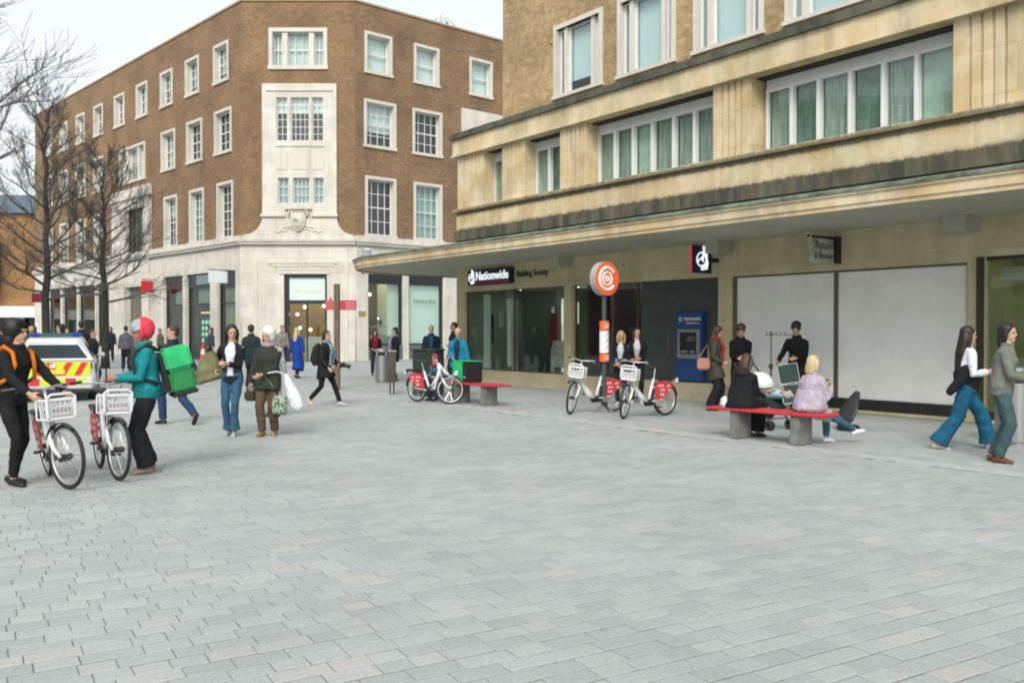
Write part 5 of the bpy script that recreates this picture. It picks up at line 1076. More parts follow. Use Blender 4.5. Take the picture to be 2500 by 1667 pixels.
m = MB(); nk = st1['neck']; m.ell(nk+Vector((-.10, 0, -.02)), .10, .15, .09); blob(m, 'hood', cloth((.03, .018, .014)), st1['R'], .012, 2)
st2 = person('elderly woman with fair grey hair in lavender coat sitting on the right of the bench', 4.16, 12.60, (.90, .40), 1.56, feet=((.44, .10, 0), (.80, -.12, .12, -15)), pel=(0, .565), lean=8, hands=((.34, .10, .92), (.32, -.12, .86)), head=(-6, 4), top=('parka', (.43, .37, .45)), legs=('slim', (.04, .12, .18)), shoe=(.72, .72, .74), hair=('palegold', 'bob'), vox=.010, bulk=1.28, grip=.9)
m = MB(); m.rings([[Vector((.02+d*sin(2*pi*i/16), w_*cos(2*pi*i/16), zz)) for i in range(16)] for zz, w_, d in ((.50, .22, .22), (.55, .27, .26), (.70, .26, .22), (.84, .22, .17))]); blob(m, 'coat_skirt', cloth((.43, .37, .45)), st2['R'], .012, 2)
wt = person('woman with very long dark hair, white top and wide blue jeans walking right', 6.10, 12.15, (.98, -.1), 1.68, feet=((.36, .05, 0, 0), (-.36, -.05, .0, 8)), pel=(0, .875), lean=5, hands=((.20, .16, 1.04), (.26, -.12, 1.06)), head=(-4, 2), top=('short', (.72, .73, .78)), legs=('wide', (.012, .105, .19)), flare=.035, shoe=(.6, .52, .48), hair=('dark', 'bigl'), vox=.010, grip=.8, bulk=.95, collar='none')
jb = held('folded_jacket', wt, 'black jacket bundled round the waist and arm of the white topped woman', 'jacket'); m = MB(); P = wt['P']
loftZ(m, [(P+Vector((.02, 0, -.04)), .17, .15), (P+Vector((.05, 0, .12)), .185, .19), (P+Vector((.09, 0, .26)), .16, .15), (P+Vector((.14, 0, .33)), .10, .08)], 18); caps(m, [P+Vector((-.02, -.14, .22)), P+Vector((-.14, -.20, .05)), P+Vector((-.27, -.2, -.10))], [.075, .07, .05]); blob(m, 'cloth', cloth((.010, .011, .016)), jb, .011, 3)
gy = person('person with dark bob in grey denim jacket and brown boots walking off the right edge', 5.92, 10.9, (.8, -.55), 1.66, feet=((-.10, .08, 0), (-.02, -.08, 0)), lean=7, hands=((.34, .14, 1.08), (.36, -.14, 1.04)), head=(-10, 0), top=('jacket', (.17, .18, .155)), legs=('trousers', (.05, .09, .10)), shoe=(.12, .035, .015), hair=('black', 'bob'), vox=.010, grip=.8, bulk=1.12)
# --- crowd at far left
cr = [(-12.9, 27.0, (.012, .018, .03), 1.85, 'dark'), (-12.0, 24.0, (.03, .03, .035), 1.74, 'black'), (-11.0, 23.6, (.02, .028, .03), 1.6, 'brown'), (-15.3, 31, (.16, .02, .02), 1.66, 'brown'), (-16.0, 30, (.05, .05, .06), 1.7, 'blonde'), (-17.5, 33, (.04, .03, .03), 1.72, 'brown'), (-18.4, 32.5, (.02, .02, .05), 1.66, 'dark'), (-20, 37, (.2, .05, .04), 1.7, 'grey'), (-15.0, 35, (.1, .1, .12), 1.74, 'dark'), (-14.0, 42, (.05, .06, .1), 1.7, 'brown'), (-17.2, 44, (.2, .18, .15), 1.68, 'blonde'), (-20.5, 46, (.02, .03, .04), 1.75, 'dark')]
lb = ['tall man in navy seen from behind to the right of the police car', 'person in charcoal coat standing left of the courier with a phone', 'shorter dark coated person half hidden by the courier\'s arms', 'person in dark red top beyond the police car roof', 'fair haired person in grey above the police car roof', 'brown haired person in dark brown just over the police car', 'person in deep blue jacket behind the tree trunk and car',
      'grey haired person in rusty red jacket far down the street', 'dark haired person in pale slate jacket beyond the car', 'person in slate blue near the street door of the corner building', 'fair haired person in beige far down the street', 'person in near black at the far end of the street']
for i, ((x, y, c, hh, hr), l_) in enumerate(zip(cr, lb)):
    person(l_, x, y, [(-.3, 1), (-.7, -.6), (.9, -.2), (.3, -1)][i % 4 if i != 1 else 1], hh, top=('coat' if i in (0, 1) else 'jacket', c), legs=('trousers', (.015, .02, .03)), hair=(hr, 'short' if i % 2 == 0 else 'bob'), vox=.018 if y < 30 else .024, hands=((.2, .1, 1.0), (.05, -.27, .8)) if i in (1, 2, 4) else ((.06, .27, .80), (.06, -.27, .80)), bulk=1.12)

# ================================================================ BICYCLES
def bike(label, rear, head_, wb=1.08, r=.32, steer=0, lean=0, basket=True, guard=RED, group='white hire bicycles', stand=True, guardlabel=None):
    """rear = contact point of the rear wheel, head_ = heading vector"""
    B = empty('bicycle', (rear[0], rear[1], 0), atan2(head_[1], head_[0]), label, 'bicycle', group); B.rotation_euler.x = radians(lean)
    st = radians(steer); ax = Vector((-.32, 0, 1)).normalized()      # steering axis
    fx = wb; hd_top = Vector((wb-.36, 0, .98)); pv = Vector((wb-.20, 0, .52)); 
    def S(p):
        p = Vector(p); return pv+Matrix.Rotation(st, 3, ax) @ (p-pv)
    def wheel(c, axis, nm='wheel'):
        m = MB(); m.torus(c, axis, r-.02, .021, 44, 8); w = m.build(nm, RUBBER, B, smooth=True)
        m = MB(); m.torus(c, axis, r-.052, .013, 44, 6); m.build('rim', mat('rim_alu', (.62, .62, .6), .3, .6), w, smooth=True)
        m = MB(); a = Vector(axis).normalized(); u = a.orthogonal().normalized(); v = a.cross(u)
        for i in range(20):
            t = 2*pi*i/20; h_ = .03*(1 if i % 2 else -1); m.tube([Vector(c)+a*h_+u*cos(t+.25)*.02+v*sin(t+.25)*.02, Vector(c)+(u*cos(t)+v*sin(t))*(r-.06)], .0022, 4)
        m.build('spokes', CHROME, w)['kind'] = 'stuff'
        m = MB(); m.tube([Vector(c)-a*.05, Vector(c)+a*.05], .03, 12); m.build('hub', BLACK, w)
        return w
    cr_ = Vector((0, 0, r)); cf = S((fx, 0, r)); axf = Matrix.Rotation(st, 3, ax) @ Vector((0, 1, 0))
    wheel(cr_, (0, 1, 0)); wheel(cf, axf)
    m = MB(); bb_ = Vector((.44, 0, .27)); hl = Vector((wb-.22, 0, .60)); hu = Vector((wb-.30, 0, .84)); stt = Vector((.26, 0, .70))
    m.tube([hu, hl], .026, 12); m.tube([Vector((wb-.255, 0, .72)), Vector((wb-.34, 0, .55)), Vector((.62, 0, .36)), bb_], [.036, .038, .04, .045], 12); m.tube([bb_, stt], [.030, .025], 12)
    m.tube([Vector((wb-.25, 0, .66)), Vector((wb-.46, 0, .44)), bb_+Vector((0, 0, .03))], .030, 12)
    for s in (-1, 1): m.tube([bb_+Vector((0, s*.03, 0)), cr_+Vector((0, s*.065, 0))], .012, 8); m.tube([Vector((.32, s*.02, .56)), cr_+Vector((0, s*.065, 0))], .010, 8)
    m.build('frame', BIKEW, B, smooth=True)
    m = MB(); 
    for s in (-1, 1): m.tube([S((wb-.205, s*.02, .58)), S((wb-.18, s*.065, .52)), S((wb-.12, s*.068, .42)), S((fx, s*.065, r))], [.022, .024, .022, .016], 10)
    m.build('fork', BIKEW, B, smooth=True)
    m = MB(); m.tube([S((wb-.30, 0, .84)), S((wb-.35, 0, 1.0))], .018, 10); m.tube([S((wb-.52, .31, 1.02)), S((wb-.42, .22, 1.035)), S((wb-.35, 0, 1.01)), S((wb-.42, -.22, 1.035)), S((wb-.52, -.31, 1.02))], .013, 8); hb2 = m.build('handlebar', mat('bar_alu', (.5, .5, .52), .3, .7), B, smooth=True)
    for s in (-1, 1):
        m = MB(); m.tube([S((wb-.44, s*.235, 1.034)), S((wb-.54, s*.33, 1.018))], .018, 8); m.build('grip', BLACK, hb2)
        m = MB(); m.tube([S((wb-.40, s*.17, 1.02)), S((wb-.38, s*.27, 1.0))], .007, 6); m.build('brake_lever', CHROME, hb2)
    m = MB(); m.tube([S((wb-.40, .17, 1.0)), S((wb-.26, .10, .96)), S((wb-.24, .03, .80)), (wb-.28, .03, .66)], .005, 5); m.tube([S((wb-.40, -.17, 1.0)), S((wb-.24, -.10, .98)), S((wb-.19, -.05, .72)), S((wb-.15, -.06, .52))], .005, 5); m.build('cable', BLACK, B)
    m = MB(); m.tube([(.26, 0, .68), (.21, 0, .90)], .014, 10); m.build('seat_post', CHROME, B)
    m = MB(); m.rings([[Vector((x, w_*cos(2*pi*i/12), z_+.022*sin(2*pi*i/12))) for i in range(12)] for x, w_, z_ in ((.07, .05, .925), (.11, .085, .925), (.20, .075, .92), (.29, .03, .915), (.35, .018, .91))]); m.build('saddle', BLACK, B, smooth=True)
    if basket:
        m = MB(); y0, y1 = -.13, .13; x0, x1 = wb-.24, wb-.05; z0, z1 = .71, .90; t = .010
        for (a, b) in (((x1, y0, z1), (x1, y1, z1)), ((x1, y1, z1), (x0, y1, z1)), ((x0, y0, z1), (x1, y0, z1)), ((x1, y0, z0), (x1, y1, z0)), ((x1, y0, z1), (x1-.03, y0+.02, z0)), ((x1, y1, z1), (x1-.03, y1-.02, z0))): m.tube([S(a), S(b)], .014, 8)
        m.tube([S((x1+.01, y0-.01, z0+.02)), S((x1+.015, y0-.015, z1+.03)), S((x1+.01, y0+.03, z1+.06)), S((x1+.01, y1-.03, z1+.06)), S((x1+.015, y1+.015, z1+.03)), S((x1+.01, y1+.01, z0+.02))], .014, 8)
        m.add([S(p) for p in ((x1-.005, y0+.03, z0), (x1-.005, y1-.03, z0), (x1+.003, y1-.03, z0+.13), (x1+.003, y0+.03, z0+.13), (x0, y0+.03, z0), (x0, y1-.03, z0))], [(0, 1, 2, 3), (4, 5, 1, 0)])
        for yy in (-.1, -.05, 0, .05, .1): m.tube([S((x1, yy, z0+.12)), S((x1+.002, yy, z1))], .005, 5); m.tube([S((x0, yy, z0)), S((x0-.01, yy, z1))], .005, 5)
        for s in (-1, 1):
            m.tube([S((x0, s*.15, z0)), S((x0, s*.15, z1))], .010, 6); m.tube([S((x0, s*.15, z0)), S((x1, s*.13, z0))], .010, 6)
            for xx in (.06, .12, .18): m.tube([S((x0+xx, s*.14, z0)), S((x0+xx, s*.15, z1))], .005, 5)
        m.tube([S((x0, -.15, z1)), S((x0, .15, z1))], .010, 6)
        bk = m.build('basket', mat('white_plastic_basket', (.7, .7, .72), .5), B)
        m = MB()
        for k2 in range(5):
            yy = -.09+.04*k2; m.add([S((x1+.007, yy, z0+.07)), S((x1+.007, yy+.024, z0+.07)), S((x1+.009, yy+.024, z0+.115)), S((x1+.009, yy, z0+.115))], [(0, 1, 2, 3)])
        m.add([S((x1+.006, -.10, z0+.03)), S((x1+.006, .10, z0+.03)), S((x1+.006, .10, z0+.042)), S((x1+.006, -.10, z0+.042))], [(0, 1, 2, 3)])
        m.build('basket_print', mat('print_rose', (.42, .32, .34), .6), bk)
    else:
        m = MB(); m.tube([S((wb-.30, 0, .88)), S((wb-.16, 0, .72)), S((wb-.02, 0, .60)), S((wb+.10, 0, .64)), S((wb+.12, 0, .74))], [.03, .035, .04, .045, .03], 10); m.build('front_carrier', BIKEW, B, smooth=True)
    # mudguards
    for c, axis, nm, a0, a1 in ((cr_, Vector((0, 1, 0)), 'rear_mudguard', 0, 0), (cf, axf, 'front_mudguard', 0, 0)):
        m = MB(); fwd = axis.cross(Vector((0, 0, 1))).normalized()*-1; rs = []
        fwd = Vector((0, 0, 1)).cross(axis)*-1
        rng = (radians(20), radians(175)) if nm[0] == 'r' else (radians(55), radians(150))
        pts = []
        for i in range(15):
            t = rng[0]+(rng[1]-rng[0])*i/14; pts.append(c+(fwd.normalized()*cos(t)+Vector((0, 0, 1))*sin(t))*(r+.015))
        rs = [[p+axis*(.03*cos(2*pi*i/8))+(p-c).normalized()*(.006*sin(2*pi*i/8)) for i in range(8)] for p in pts]; m.rings(rs); m.build('mudguard', BLACK, B)
    # skirt guard panels over the rear wheel
    for s in (-1, 1):
        m = MB(); pts = [(.29, .56), (.18, .63), (.02, .655), (-.14, .61), (-.20, .53), (-.06, .42), (.16, .29), (.29, .30)]
        M = Matrix(((1, 0, 0, 0), (0, 0, 1, 0), (0, 1, 0, 0), (0, 0, 0, 1))); y0 = s*.05
        m.prism(pts, min(y0, y0+s*.008), max(y0, y0+s*.008), M); gp = m.build('wheel_guard', guard, B)
        m = MB()
        for i, (x_, z_, w_) in enumerate(((.14, .56, .16), (.1, .48, .13), (.12, .4, .12), (-.06, .55, .1), (-.08, .47, .07))):
            for k2 in range(4): m.box(x_-w_/2+k2*w_/4, x_-w_/2+k2*w_/4+w_/7, y0+s*.0085-.001, y0+s*.0085+.001, z_-.02, z_+.022)
        m.build('guard_print', mat('print_pale', (.75, .55, .56), .6), gp)
    m = MB(); m.cbox(-.30, .10, -.055, .055, .68, .73, .012); m.build('battery', BLACK, B)
    m = MB(); m.cbox(-.36, -.30, -.05, .05, .60, .70, .012); m.build('rear_light_housing', mat('white_housing', (.6, .6, .62), .4), B)
    m = MB(); m.tube([bb_+Vector((0, -.06, 0)), bb_+Vector((0, .06, 0))], .05, 14); m.cbox(.30, .56, -.035, .035, .20, .32, .03)
    m.build('motor', BLACK, B)
    for s, a in ((-1, .6), (1, .6+pi)):
        d = Vector((cos(a), 0, sin(a)))*.165; e = bb_+Vector((0, s*.08, 0)); m = MB(); m.tube([e, e+d], .012, 6); m.cbox(e.x+d.x-.045, e.x+d.x+.045, min(e.y, e.y+s*.1), max(e.y, e.y+s*.1), e.z+d.z-.012, e.z+d.z+.012, .006); m.build('pedal', BLACK, B)
    if stand: m = MB(); m.tube([(.33, .05, .25), (.26, .20, .02)], .012, 6); m.build('kickstand', BLACK, B)
    return B
bike('white bicycle with front basket wheeled by the cyclist in black', (-5.10, 9.92), (.585, -.81), r=.33, steer=20, lean=9, stand=False)
bike('white bicycle with front basket standing beside the courier in teal', (-4.80, 10.48), (.555, -.83), r=.33, steer=10, lean=2, stand=False)
bike('white bicycle without basket by the green cabinet with red wheel guard', (-2.12, 20.15), (.74, -.67), r=.315, wb=1.02, steer=50, lean=3, basket=False)
bike('white bicycle leaning by the round sign post with red wheel guard', (2.0, 17.75), (-.84, -.54), r=.32, steer=38, lean=4)
bike('rightmost white bicycle nearest the big bench with red wheel guard', (2.88, 16.92), (-.80, -.60), r=.32, steer=32, lean=4, wb=1.10)

# ================================================================ STREET FURNITURE
def bench(label, c, d, L_=2.0):
    B = empty('bench', (c[0], c[1], 0), atan2(d[1], d[0]), label, 'bench', 'red topped concrete benches')
    m = MB(); m.cbox(-L_/2, L_/2, -.24, .24, .415, .455, .014); m.build('seat', RED, B)
    m = MB()
    for s in (-1, 1):
        m = MB(); m.cbox(s*.50-.07, s*.50+.07, -.18, .18, 0, .413, .012); m.build('leg', CONC, B)
    return B
bench('red topped bench with two seated women in front of the boarded shop', (3.72, 12.98), (.66, -.75), 1.92)
bench('smaller looking red topped bench with green box behind the middle bicycle', (-.80, 19.6), (.62, -.785), 2.0)
gb_ = empty('delivery_box', (-.98, 19.95, .455), atan2(-.785, .62), 'green and black insulated box standing on the far red bench', 'box')
m = MB(); m.cbox(-.32, .05, -.2, .2, .0, .45, .02); m.build('green_side', GRN, gb_)
m = MB(); m.cbox(.052, .30, -.19, .19, .0, .43, .02); m.build('black_side', MT['black_nylon'], gb_); m = MB(); m.cbox(-.30, .30, -.18, .18, .452, .475, .01); m.build('lid', GRN, gb_); m = MB(); m.box(.12, .16, -.195, -.191, .1, .13); m.build('buckle', WHITE, gb_)
def steelbin(label, x, y, r, h, grp):
    B = empty('litter_bin', (x, y, 0), 0, label, 'bin', grp); m = MB(); m.lathe([(r*.92, 0), (r*.92, .04), (r, .05), (r, h*.80), (r*.98, h*.80)], seg=28); m.build('bin_body', STEEL, B, smooth=False)
    m = MB(); m.lathe([(r*.75, h*.80), (r*.75, h*.9)], seg=20); m.build('opening', BLACK, B)
    m = MB(); m.lathe([(r*.98, h*.9), (r*1.03, h*.915), (r*1.03, h*.96), (r*.9, h), (r*.2, h)], seg=28); m.build('bin_top', STEEL, B)
    for k in range(4):
        a = pi/4+k*pi/2; m = MB(); m.box(r*.9*cos(a)-.02, r*.9*cos(a)+.02, r*.9*sin(a)-.02, r*.9*sin(a)+.02, h*.8, h*.91); m.build('post', STEEL, B)
    return B
steelbin('round steel litter bin among the people outside the jewellery shop', -4.02, 27.9, .22, 1.02, 'steel litter bins')
steelbin('round steel litter bin cut off by the right edge of the picture', 7.08, 12.65, .26, 1.08, 'steel litter bins')
P_ = empty('ash_post', (-3.0, 22.5, 0), .2, 'dark brown slotted post on a narrow foot beside the steel bin', 'post'); m = MB(); m.cbox(-.10, .10, -.08, .08, .30, 1.06, .015); m.build('column', mat('brown_metal', (.07, .06, .045), .6, var=.3), P_); m = MB(); m.cbox(-.06, -.03, -.05, .05, 0, .3, .006); m.cbox(.03, .06, -.05, .05, 0, .3, .006); m.build('foot', BLACK, P_); m = MB(); m.cbox(-.115, .115, -.095, .095, 1.062, 1.10, .01); m.build('cap', STEEL, P_)
C_ = empty('utility_cabinet', (-2.02, 21.75, 0), atan2(-.8, .6)+.45, 'dark green street cabinet standing behind the middle bicycle', 'cabinet'); m = MB(); m.cbox(-.33, .33, -.20, .20, .04, 1.10, .015); m.build('cabinet_body', mat('dark_green_paint', (.018, .035, .025), .55, var=.2), C_); m = MB(); m.cbox(-.35, .35, -.22, .22, 1.102, 1.15, .012); m.build('lid', MT['dark_green_paint'], C_)
for s in (-1, 1): m = MB(); m.cbox(s*.16-.15, s*.16+.15, -.208, -.2005, .12, 1.04, .003); m.build('door', MT['dark_green_paint'], C_)
# round sign post
T = empty('sign_post', (1.80, 17.6, 0), atan2(-.76, .65)+pi/2, 'tall dark post with round orange disc sign between the right hand bicycles', 'sign')
m = MB(); m.cyl(0, 0, 0, 2.32, .045, 14); m.build('post', DKGREY, T); m = MB(); m.lathe([(.20, 0), (.19, .02), (.07, .12), (.05, .3)], seg=20); m.build('foot', CONC, T)
M = Matrix(((1, 0, 0, 0), (0, 0, 1, 0), (0, 1, 0, 0), (0, 0, 0, 1)))
m = MB(); m.tube([(0, -.075, 2.60), (0, .075, 2.60)], .33, 40); m.build('disc_rim', mat('grey_plastic', (.35, .36, .37), .5), T)
m = MB(); m.tube([(0, -.082, 2.60), (0, -.076, 2.60)], .325, 40); dsc = m.build('disc_face', ORANGE, T)
SW = mat('sign_white', (.78, .77, .74), .5); m = MB(); m.torus((0, -.083, 2.60), (0, 1, 0), .045, .02, 20, 6); m.torus((0, -.083, 2.60), (0, 1, 0), .125, .022, 30, 6); m.build('rings', SW, dsc)
m = MB(); m.tube([(.215*cos(radians(38+284*i/30)), -.083, 2.60+.215*sin(radians(38+284*i/30))) for i in range(31)], .030, 6); cc = m.build('letter_c', SW, dsc)
for z0, z1, mm_, nm in ((1.60, 1.78, ORANGE, 'orange_panel'), (1.16, 1.585, SW, 'notice_panel'), (.99, 1.145, ORANGE, 'orange_panel')):
    m = MB(); m.tube([(0, 0, z0), (0, 0, z1)], .092, 20); q = m.build(nm, mm_, T, smooth=False)
# bands of print on the three panels
m = MB()
for z in (1.66, 1.71, 1.04, 1.09):
    for a in (-2.2, -1.9, -1.6, -1.3): m.box(.094*cos(a)-.012, .094*cos(a)+.012, .094*sin(a)-.003, .094*sin(a)+.001, z-.012, z+.012)
m.build('panel_print', SW, T)
m = MB()
for k in range(11):
    a = -2.3+.35*(k % 4); z = 1.22+.032*k; m.box(.094*cos(a)-.014, .094*cos(a)+.014, .094*sin(a)-.002, .094*sin(a)+.001, z-.006, z+.006)
m.build('notice_print', BLACK, T)
for o in [c for c in T.children]: pass
# fingerpost
F_ = empty('fingerpost', (-4.70, 24.2, 0), 0, 'weathered wooden fingerpost with dark red direction blades', 'signpost'); m = MB(); m.cbox(-.075, .075, -.075, .075, 0, 2.84, .015); m.build('post', WOOD, F_)
m = MB(); m.cbox(.09, .52, -.015, .015, 2.14, 2.40, .004); b1 = m.build('blade', SIGNRED, F_); m = MB(); m.cbox(-.30, -.09, -.04, .0, 2.14, 2.40, .004); m.build('blade', mat('faded_red', (.5, .08, .09), .5), F_)
m = MB(); m.add([(-.22, -.02, 2.402), (-.12, -.02, 2.402), (-.17, -.02, 2.5), (-.22, 0, 2.402), (-.12, 0, 2.402), (-.17, 0, 2.5)], [(0, 1, 2), (3, 5, 4), (0, 2, 5, 3), (1, 4, 5, 2), (0, 3, 4, 1)]); m.build('finial', MT['faded_red'], F_)
m = MB()
for k in range(3):
    for j in range(6): m.box(.24+j*.042, .27+j*.042, -.0185, -.0155, 2.18+k*.07, 2.205+k*.07)
m.build('blade_print', mat('rose_print', (.75, .4, .42), .5), b1)
# hanging signs and lamp on the corner building
def psign(label, fr, s, z0, z1, w, m_, name='hanging_sign'):
    ang = RB if fr == 'B' else RC; o = empty(name, (-13.74+(XC if fr == 'C' else 0), 46, 0), ang, label, 'sign')
    m = MB(); m.cbox(s-.05, s+.05, -.35-w, -.3, z0, z1, .01); m.build('panel', m_, o); m = MB(); m.box(s-.02, s+.02, -.32-w, -.1, z1+.05, z1+.09); m.build('bracket', BLACK, o); return o
psign('square red hanging sign over the side street entrance', 'B', -10.6, 3.8, 4.5, .65, mat('bright_red_sign', (.6, .02, .03), .5))
psign('white box sign projecting beside the third bay of the side shop', 'B', -1.1, 4.02, 4.62, .95, mat('white_sign', (.75, .8, .82), .5))
psign('small round ended dark red sign far along the side street', 'B', -31.5, 3.7, 4.4, .7, mat('maroon_sign', (.2, .02, .04), .5))
LM = empty('wall_lamp', (-13.74+XC, 46, 0), RC, 'ornate wall lantern with pale shade near the canopy tip', 'lamp'); m = MB(); m.tube([(.35, -.1, 4.9), (.35, -.35, 4.95), (.35, -.55, 5.2)], .03, 6); m.tube([(.35, -.12, 4.5), (.35, -.12, 5.4)], .05, 6); m.tube([(.35, -.1, 5.3), (.35, -.4, 5.0), (.35, -.2, 4.7)], .025, 6); m.build('bracket', BLACK, LM)
m = MB(); m.lathe([(.06, 0), (.26, .42), (.30, .44), (.26, .5), (.05, .58)], (.35, -.55, 5.2), 14); m.build('shade', mat('lamp_shade', (.5, .55, .52), .4), LM)
# traffic cone, mic stand, stroller, cases
CN = empty('traffic_cone', (-16.6, 48.4, 0), 0, 'red and white traffic cone before the side shop door', 'cone'); m = MB(); m.cbox(-.22, .22, -.22, .22, 0, .04, .01); m.build('base', mat('cone_red', (.7, .07, .03), .5), CN); m = MB(); m.cyl(0, 0, .04, .95, .17, 16, .035); m.build('cone_body', MT['cone_red'], CN); m = MB(); m.cyl(0, 0, .3, .6, .135, 16, .09); m.build('white_band', WHITE, CN)
MS = empty('microphone_stand', (4.86, 16.9, 0), .3, 'thin black microphone stand in front of the left board', 'microphone stand'); m = MB(); m.cyl(0, 0, .1, .95, .016, 8); m.cyl(0, 0, .95, 1.50, .010, 8); m.build('pole', BLACK, MS)
m = MB(); m.cyl(0, 0, .87, .97, .03, 8); m.tube([(-.06, 0, .93), (.04, 0, .93)], .015, 6); m.build('clamp', BLACK, MS); m = MB(); m.ell((0, 0, 1.54), .028, .028, .045); m.build('microphone', DKGREY, MS)
for k in range(3): a = k*2*pi/3; m = MB(); m.tube([(0, 0, .3), (.25*cos(a), .25*sin(a), .015)], .010, 6); m.build('leg', BLACK, MS)
KC = empty('instrument_case', (5.28, 17.1, 0), atan2(-.25, 1), 'dark green case with white piping held by the man in the black jacket', 'case'); GC = mat('dark_green_case', (.015, .05, .04), .6); PIP = mat('white_piping', (.55, .58, .55), .6)
for i, (z0, z1, dx, tl) in enumerate(((.60, .96, 0, 10), (.22, .575, .06, 6))):
    TM = Matrix.Translation((dx, 0, z0)) @ Matrix.Rotation(radians(-tl), 4, 'Y'); m = MB(); m.cbox(-.17, .17, -.05, .05, 0, z1-z0, .02, TM); q = m.build('case_half', GC, KC)
    m = MB(); m.tube([TM @ Vector(p) for p in ((-.18, -.055, 0), (.18, -.055, 0), (.18, -.055, z1-z0), (-.18, -.055, z1-z0), (-.18, -.055, 0))], .010, 6); m.build('piping', PIP, q)
AC = empty('instrument_case', (5.35, 14.35, 0), atan2(.3, 1), 'soft dark case leaning tilted behind the knees of the lavender coated woman', 'case'); m = MB(); TM = Matrix.Translation((-.1, 0, .12)) @ Matrix.Rotation(radians(30), 4, 'Y'); m.rings([[TM @ Vector((q*.055*cos(2*pi*i/14), q*w_*sin(2*pi*i/14), z_)) for i in range(14)] for z_, w_, q in ((.0, .2, .8), (.08, .22, 1), (.3, .2, 1), (.5, .12, .8), (.58, .07, .6))]); blob(m, 'case_lid', BLACK, AC, .012, 2); m = MB(); m.cbox(-.12, .14, -.16, .16, .0, .10, .03); m.build('case_base', BLACK, AC)
# stroller
W_ = empty('pushchair', (4.12, 14.75, 0), atan2(-.75, .45), 'pushchair with pale hood and dark frame behind the near bench', 'pushchair'); HW = mat('pale_hood', (.62, .68, .64), .7, var=.15, bump=.02, bscale=9); PF = BLACK
m = MB(); m.tube([(-.45, .22, 1.05), (-.35, .22, .95), (.15, .22, .35), (.35, .22, .12)], .014, 8); m.tube([(-.45, -.22, 1.05), (-.35, -.22, .95), (.15, -.22, .35), (.35, -.22, .12)], .014, 8); m.tube([(-.30, .22, .12), (.05, .22, .55)], .012, 8); m.tube([(-.30, -.22, .12), (.05, -.22, .55)], .012, 8); m.tube([(-.45, -.22, 1.05), (-.45, .22, 1.05)], .018, 8); m.tube([(-.3, -.24, .12), (-.3, .24, .12)], .010, 6); m.tube([(.30, -.22, .18), (.30, .22, .18)], .010, 6); m.build('frame', PF, W_)
m = MB(); m.ell((-.10, 0, .68), .27, .23, .24, None, 18, 12); m.v = [(v[0], v[1], max(v[2], .66)) for v in m.v]; blob(m, 'hood', HW, W_, .014, 1)
m = MB(); loftZ(m, [((-.22, 0, .50), .19, .05), ((.0, 0, .44), .19, .06), ((.22, 0, .46), .18, .05), ((.34, 0, .34), .17, .04)], 14, Vector((0, 1, 0))); blob(m, 'seat_unit', cloth((.02, .025, .03)), W_, .014, 2)
for x_ in (-.30, .35):
    for s in (-1, 1):
        for e in ((.0,) if x_ < 0 else (-.03, .03)): m = MB(); m.torus((x_, s*.23+e, .085 if x_ > 0 else .11), (0, 1, 0), .06 if x_ > 0 else .085, .022, 20, 8); m.build('wheel', RUBBER, W_)
m = MB(); m.cbox(-.24, .1, -.18, .18, .16, .26, .03); m.build('basket', BLACK, W_)
by = empty('person', (4.22, 14.60, .50), atan2(-.75, .45), 'baby in white knitted hat and pale blue suit lying in the pushchair', 'baby')
m = MB(); loftZ(m, [((-.05, 0, .05), .09, .07), ((.08, 0, .08), .10, .07), ((.2, 0, .06), .07, .05)], 12); m.ell((-.14, 0, .12), .075, .068, .08); 
for s in (-1, 1): caps(m, [(.0, s*.09, .1), (.08, s*.13, .12), (.14, s*.10, .16)], [.03, .026, .02]); caps(m, [(.2, s*.05, .08), (.3, s*.07, .12), (.36, s*.07, .05)], [.035, .03, .025])
blob(m, 'body', SKIN, by, .010, 2); m = MB(); m.ell((-.155, 0, .14), .085, .08, .085); blob(m, 'hat', cloth((.7, .72, .7)), by, .010, 1); m = MB(); loftZ(m, [((-.06, 0, .05), .10, .085), ((.08, 0, .08), .115, .085), ((.24, 0, .07), .1, .06), ((.34, 0, .06), .08, .05)], 14); blob(m, 'suit', cloth((.35, .5, .58)), by, .011, 2)
wbg = empty('shopping_bag', (2.98, 13.55, .455), .2, 'crumpled white bag on the bench left of the woman in black', 'bag'); m = MB(); m.rings([[Vector((.10*cos(2*pi*i/14)*q, .12*sin(2*pi*i/14)*q, z_)) for i in range(14)] for z_, q in ((0, .8), (.04, .95), (.12, .8), (.16, .4))]); blob(m, 'bag_body', MT['white_plastic'], wbg, .012, 2)
wbg.location = (3.2, 13.45, .456)

